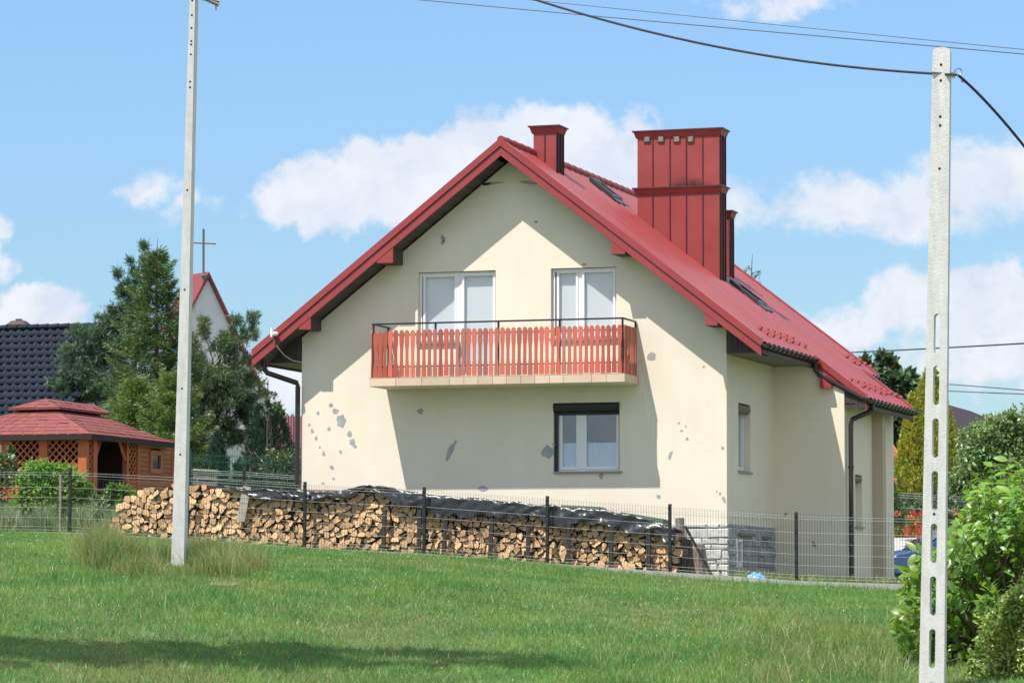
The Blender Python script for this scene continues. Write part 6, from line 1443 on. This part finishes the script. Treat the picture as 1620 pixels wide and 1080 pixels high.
# ------------------------------------------------------------------ near bush on the right (broad leaves)
def near_bush():
    global RNG
    RNG = np.random.default_rng(81); rr = random.Random(81); D0 = 39.6
    base = G3(1585, D0); o = thing('leafy_bush', 'big bush with broad light green leaves behind the slotted pole', 'bush', tuple(base))
    st = MB(); P = []; A = []; NN = []
    tips = []
    for i in range(185):
        # tips fill the silhouette seen in the photo
        for _ in range(60):
            px = rr.uniform(1408, 1690); py = rr.uniform(715, 1090)
            lim = np.interp(px, [1408, 1425, 1450, 1480, 1520, 1545, 1590, 1690], [985, 905, 868, 850, 800, 735, 728, 720])
            lim2 = np.interp(px, [1408, 1440, 1470, 1500], [1040, 1075, 1110, 1130])
            if lim < py < lim2 + 40: break
        tips.append((px, py, D0 + rr.uniform(-1.0, 1.5)))
    for (px, py, d) in [(1570, 738, 39.6), (1597, 728, 39.8), (1545, 768, 39.4), (1455, 880, 39.2), (1436, 915, 39.1), (1420, 975, 39), (1425, 1005, 39), (1490, 870, 39.2), (1615, 722, 39.6)] + tips:
        tip = at_depth(px, py, d); root = base + [rr.uniform(-.5, .5), rr.uniform(-.4, .4), 0]
        mid = root * .45 + tip * .55 + [0, 0, rr.uniform(.1, .45)]; f = lambda s: root * (1 - s) ** 2 + 2 * mid * s * (1 - s) + tip * s * s
        st.tube([f(s) for s in (0, .25, .5, .75, 1)], [.014, .011, .008, .006, .003], 5, 0, False)
        for s in np.linspace(.62, 1.0, 10):
            c = f(s); t = unit(f(min(s + .05, 1.05)) - f(s - .05))
            for k in range(2):
                a = rr.uniform(0, 6.28); sd = unit(np.cross(t, [math.cos(a), math.sin(a), .3]))
                ax = unit(sd * .9 + t * .5 + np.array([0, 0, -.25]) + RNG.normal(0, .2, 3)); P.append(c + sd * .02); A.append(ax); NN.append(np.array([0, -.25, 1]) + RNG.normal(0, .45, 3))
    st.obj('stem', BARK, o); P = np.array(P); A = np.array(A); NN = np.array(NN)
    # one leaf mesh: oval blade folded along the rib and drooping
    def leaf(L, Wd, droop):
        xs = [0, .12, .35, .62, .85, 1.0]; ws = [0.02, .30, .5, .46, .25, 0.0]; vs = []
        for x, w in zip(xs, ws): z = -droop * x * x * L; vs += [(x * L, w * Wd, z + .18 * w * Wd), (x * L, 0, z), (x * L, -w * Wd, z + .18 * w * Wd)]
        fs = []
        for i in range(len(xs) - 1): b = 3 * i; fs += [(b, b + 1, b + 4, b + 3), (b + 1, b + 2, b + 5, b + 4)]
        return vs, fs
    kinds = [leaf(.155, .078, .3), leaf(.13, .068, .55), leaf(.175, .085, .2), leaf(.11, .055, .45)]
    mes = []
    for v, f in kinds: me = bpy.data.meshes.new('leaf'); me.from_pydata(v, [], f); me.materials.append(WALNUT); me.polygons.foreach_set('use_smooth', [True] * len(f)); mes.append(me)
    A = unit(A); S = unit(np.cross(NN, A)); Nr = np.cross(A, S)
    proj = np.array([px_of(p) for p in P]); dep = (P - CAM) @ FV
    score = dep + np.where((proj[:, 0] < 1625) & (proj[:, 1] < 1085), 0, 100) - .6 * np.abs(Nr @ FV) + RNG.normal(0, .2, len(P))
    pick = set(np.argsort(score)[:300].tolist()); rest = MB()
    for i in range(len(P)):
        Mx = Matrix(((A[i, 0], S[i, 0], Nr[i, 0], P[i, 0]), (A[i, 1], S[i, 1], Nr[i, 1], P[i, 1]), (A[i, 2], S[i, 2], Nr[i, 2], P[i, 2]), (0, 0, 0, 1)))
        k = rr.randrange(4)
        if i in pick:
            l = inst(mes[k], 'leaf', o, tuple(P[i]), Mx.to_euler())
        else: rest.add([tuple(Mx @ Vector(v)) for v in kinds[k][0]], kinds[k][1])
    # inner, shaded leaves that close the bush
    rest.obj('leaf', WALNUT, o, smooth=True, kind='stuff')
    n = 4200; q = []
    while len(q) < n:
        px = rr.uniform(1425, 1700); py = rr.uniform(740, 1120)
        if py > np.interp(px, [1408, 1425, 1450, 1480, 1520, 1545, 1590, 1690], [1010, 930, 890, 870, 825, 765, 755, 750]) and py < np.interp(px, [1408, 1440, 1470, 1500], [1020, 1050, 1100, 1130]): q.append(at_depth(px, py, D0 + rr.uniform(-.3, 1.8)))
    q = np.array(q); np_mesh('inner_foliage', leaf_quads(q, RNG.normal(0, 1, (n, 3)) + [0, -.2, -.3], RNG.uniform(.09, .16, n), RNG.uniform(.05, .075, n), RNG.normal(0, .5, (n, 3)) + [0, -.2, 1], .15), 4, [(0, 1, 2), (0, 2, 3)], WALNUT, o, kind='stuff')
near_bush()
D = 38.0
lobes_tree('olive_shrub', 'shrub', 'small leaved olive green shrub in the lower right corner', G3(1590, D), at_depth(1590, 1040, D), [lob(1612, 962, D, 26, 26), lob(1580, 1000, D, 28, 30), lob(1625, 1000, D, 40, 50), lob(1568, 1040, D, 28, 34), lob(1600, 1060, D, 46, 46), lob(1552, 1078, D, 26, 26), lob(1640, 950, D, 36, 40), lob(1640, 1060, D, 50, 50), lob(1596, 978, D, 16, 26), lob(1548, 1046, D, 14, 20)], 14000, (.058, .028), OLIVE, 83, trunk_r=.04)

# shade tree left of the view, whose crown shades a strip of lawn
c = on_ground(470, 1037); hh_ = 10.2; off = np.array([-.44, -1.0, 2.06]) / 2.06 * hh_
def scrown(px, py, h, rx, ry, rz__):
    g = on_ground(px, py); return (g + np.array([-.44, -1.0, 2.06]) / 2.06 * h, (rx, ry, rz__))
sl_ = [scrown(20, 1030, 10.0, 1.3, .75, .9), scrown(180, 1034, 10.3, 1.5, .85, .9), scrown(360, 1038, 10.6, 1.5, .9, .9), scrown(560, 1040, 10.4, 1.5, .95, .9), scrown(735, 1046, 10.0, 1.2, .6, .8), scrown(-130, 1028, 9.8, 1.6, 1.0, 1.2), scrown(-280, 1028, 9.8, 1.6, 1.2, 1.6)]
tp = sl_[-2][0]; b = np.array([tp[0] - 1.6, tp[1] - .5, 0]); b[2] = gz(b[0], b[1])
lobes_tree('shade_tree', 'tree', 'spreading broadleaf tree beside the lawn shading the foreground grass', b, tp, sl_, 3500, (.32, .22), MIDL, 91, trunk_r=.22)

# ------------------------------------------------------------------ grass
def lawn():
    global RNG
    RNG = np.random.default_rng(101); N = 780000
    d = np.sqrt(RNG.uniform(31.5 ** 2, 61.5 ** 2, N)); px = np.where(RNG.random(N) < .78, RNG.uniform(-90, 1710, N), RNG.uniform(-600, 2500, N))
    P = CAM[None] + (FV[None] + RV[None] * ((px - 810) / FPX)[:, None]) * d[:, None]
    keep = P[:, 1] < FENCE_Y - .04; P = P[keep]; P[:, 2] = GZ(P[:, 0], P[:, 1]) - .01; n = len(P)
    H = RNG.uniform(.035, .095, n) * (1 + .6 * (RNG.random(n) < .04))
    patch = np.sin(P[:, 0] * .9 + 1.3 * np.sin(P[:, 1] * .35)) * np.sin(P[:, 1] * .55 + P[:, 0] * .3); H *= 1 + .28 * patch
    edge = FENCE_Y - P[:, 1]; H = np.where((edge < .5) & (RNG.random(n) < .55), H * RNG.uniform(1.2, 2.4, n), H)
    lean = RNG.normal(0, .4, (n, 3)) * H[:, None]; lean[:, 2] *= .15
    V = blades(P, H, lean, RNG.uniform(.007, .014, n))
    dry = (RNG.random(n) < .05 + .10 * (patch < -.45) + .12 * (np.abs(np.sin(P[:, 0] * .37 + 2) * np.sin(P[:, 1] * .8)) > .93))
    for (a, b, rx, ry, pr) in [(640, 892, 1.1, 1.6, .35), (720, 897, .9, 1.2, .4), (1075, 922, .9, 1.2, .5), (1160, 938, .8, 1.2, .55), (1240, 965, 1.2, 2.0, .3), (860, 945, 1.2, 2.5, .18), (1000, 975, 1.5, 2.5, .2), (255, 1068, .9, .7, .5), (480, 1074, .7, .5, .4), (180, 1072, .9, .6, .35), (120, 960, 1.2, 2.0, .14), (1330, 1010, 1.4, 2.0, .3), (360, 925, .7, .8, .5), (560, 985, 1.4, 2.2, .15)]:
        c = on_ground(a, b); w = np.exp(-((P[:, 0] - c[0]) / rx) ** 2 - ((P[:, 1] - c[1]) / ry) ** 2); dry |= RNG.random(n) < pr * w
    tall = RNG.random(n) < .02 * (patch > .3); V[:, 2] += (V[:, 2] - P) * (tall * .9)[:, None]
    k = np_mesh('lawn_grass', V, 3, [(0, 1, 2)], [GRASS, GRASSD], None, (8, -20, 0), 'stuff', mi=dry.astype(np.int32))
    k['label'] = 'mown green lawn sloping up to the fence'
    # taller stems and clover heads scattered
    m = 1500; d = np.sqrt(RNG.uniform(33 ** 2, 60 ** 2, m)); px = RNG.uniform(-60, 1680, m)
    P = CAM[None] + (FV[None] + RV[None] * ((px - 810) / FPX)[:, None]) * d[:, None]; P = P[P[:, 1] < FENCE_Y - .2]; P[:, 2] = GZ(P[:, 0], P[:, 1]) + RNG.uniform(.05, .1, len(P)); m = len(P)
    np_mesh('clover_flowers', leaf_quads(P, RNG.normal(0, 1, (m, 3)), .016, .014), 4, [(0, 1, 2), (0, 2, 3)], WHITEF, None, (8, -20, 0), 'stuff')['label'] = 'tiny white clover heads in the lawn'
    # dry tall grass, lower right and lower left of the lawn
    for (pxa, pxb, pya, pyb, cnt_, hm) in ((1180, 1440, 985, 1085, 2600, .28), (120, 620, 1058, 1088, 900, .16), (930, 1180, 1030, 1085, 900, .18)):
        Q = np.array([on_ground(RNG.uniform(pxa, pxb), RNG.uniform(pya, pyb)) for _ in range(cnt_ // 12)]); Q = np.repeat(Q, 12, 0) + RNG.normal(0, .09, (len(Q) * 12, 3)) * [1, 1, 0]
        n = len(Q); H = RNG.uniform(.4, 1.2, n) * hm; ln = RNG.normal(0, .5, (n, 3)) * H[:, None]; ln[:, 2] *= .1
        np_mesh('dry_grass', blades(Q, H, ln, RNG.uniform(.005, .009, n), True), 5, [(0, 1, 2, 4), (4, 2, 3)], GRASST, None, tuple(Q[0]), 'stuff')['label'] = 'patch of tall half dry grass in the lawn'
lawn()
def tuft():
    global RNG
    RNG = np.random.default_rng(111); base = on_ground(283, 897); Ps = []; Hs = []; mi = []
    for (px, py, cnt_, h, sp, dr) in [(165, 893, 1700, .58, .16, .5), (180, 900, 1500, .50, .18, .3), (205, 898, 1300, .46, .18, .18), (225, 912, 1200, .3, .2, .25), (246, 893, 1300, .36, .16, .12), (262, 908, 500, .10, .16, .2), (300, 908, 500, .11, .14, .2), (326, 897, 1500, .42, .14, .12), (238, 915, 500, .14, .2, .2), (345, 912, 1300, .38, .2, .2), (365, 902, 1300, .46, .2, .3), (385, 900, 700, .3, .18, .3), (318, 886, 700, .34, .16, .3), (252, 884, 700, .34, .16, .3)]:
        c = on_ground(px, py); p = c + RNG.normal(0, sp, (cnt_, 3)) * [1, 1.3, 0]; p[:, 2] = GZ(p[:, 0], p[:, 1]) - .02; Ps.append(p); Hs.append(RNG.uniform(.45, 1.25, cnt_) * h * 1.15); mi.append(RNG.random(cnt_) < dr)
    P = np.concatenate(Ps); H = np.concatenate(Hs); mi = np.concatenate(mi).astype(np.int32); n = len(P); ln = RNG.normal(0, .32, (n, 3)) * H[:, None] + np.array([-.06, 0, 0]); ln[:, 2] *= .1
    np_mesh('tall_grass', blades(P, H, ln, RNG.uniform(.004, .009, n), True), 5, [(0, 1, 2, 4), (4, 2, 3)], [GRASST, GRASSD], None, tuple(base), 'stuff', mi=mi)['label'] = 'long half dry grass round the foot of the left concrete pole'
    c = on_ground(352, 926); mb = MB(); pts = [(c[0] + .20 * (1 + random.uniform(-.25, .2)) * math.cos(a), c[1] + .30 * math.sin(a)) for a in np.linspace(0, 6.28, 17)[:-1]]
    mb.add([(x, y, gz(x, y) + .03) for x, y in pts], [tuple(range(16))]); mb.obj('bare_soil', SOIL, None, org=tuple(c), kind='structure')
    # weeds along the fence on the left
    n = 9000; px = RNG.uniform(-20, 185, n); dd = RNG.uniform(64.2, 68.5, n); P = CAM[None] + (FV[None] + RV[None] * ((px - 810) / FPX)[:, None]) * dd[:, None]; P[:, 2] = GZ(P[:, 0], P[:, 1])
    H = RNG.uniform(.15, .55, n) * (1 + .4 * np.sin(px * .11)); ln = RNG.normal(0, .25, (n, 3)) * H[:, None]; ln[:, 2] *= .1
    np_mesh('weeds', blades(P, H, ln, RNG.uniform(.01, .03, n), True), 5, [(0, 1, 2, 4), (4, 2, 3)], WEED, None, tuple(P[0]), 'stuff')['label'] = 'grey green weeds along the garden side of the fence'
    # weeds behind the fence on the right
    n = 1500; px = RNG.uniform(1160, 1430, n); dd = RNG.uniform(59.5, 60.6, n) - (px - 1150) * .001; P = CAM[None] + (FV[None] + RV[None] * ((px - 810) / FPX)[:, None]) * dd[:, None]; P[:, 1] = np.maximum(P[:, 1], FENCE_Y + .08); P[:, 2] = GZ(P[:, 0], P[:, 1])
    H = RNG.uniform(.08, .26, n); ln = RNG.normal(0, .3, (n, 3)) * H[:, None]; ln[:, 2] *= .1
    np_mesh('weeds', blades(P, H, ln, RNG.uniform(.01, .02, n), True), 5, [(0, 1, 2, 4), (4, 2, 3)], GRASST, None, tuple(P[0]), 'stuff')['label'] = 'low weeds behind the fence below the side wall'
tuft()
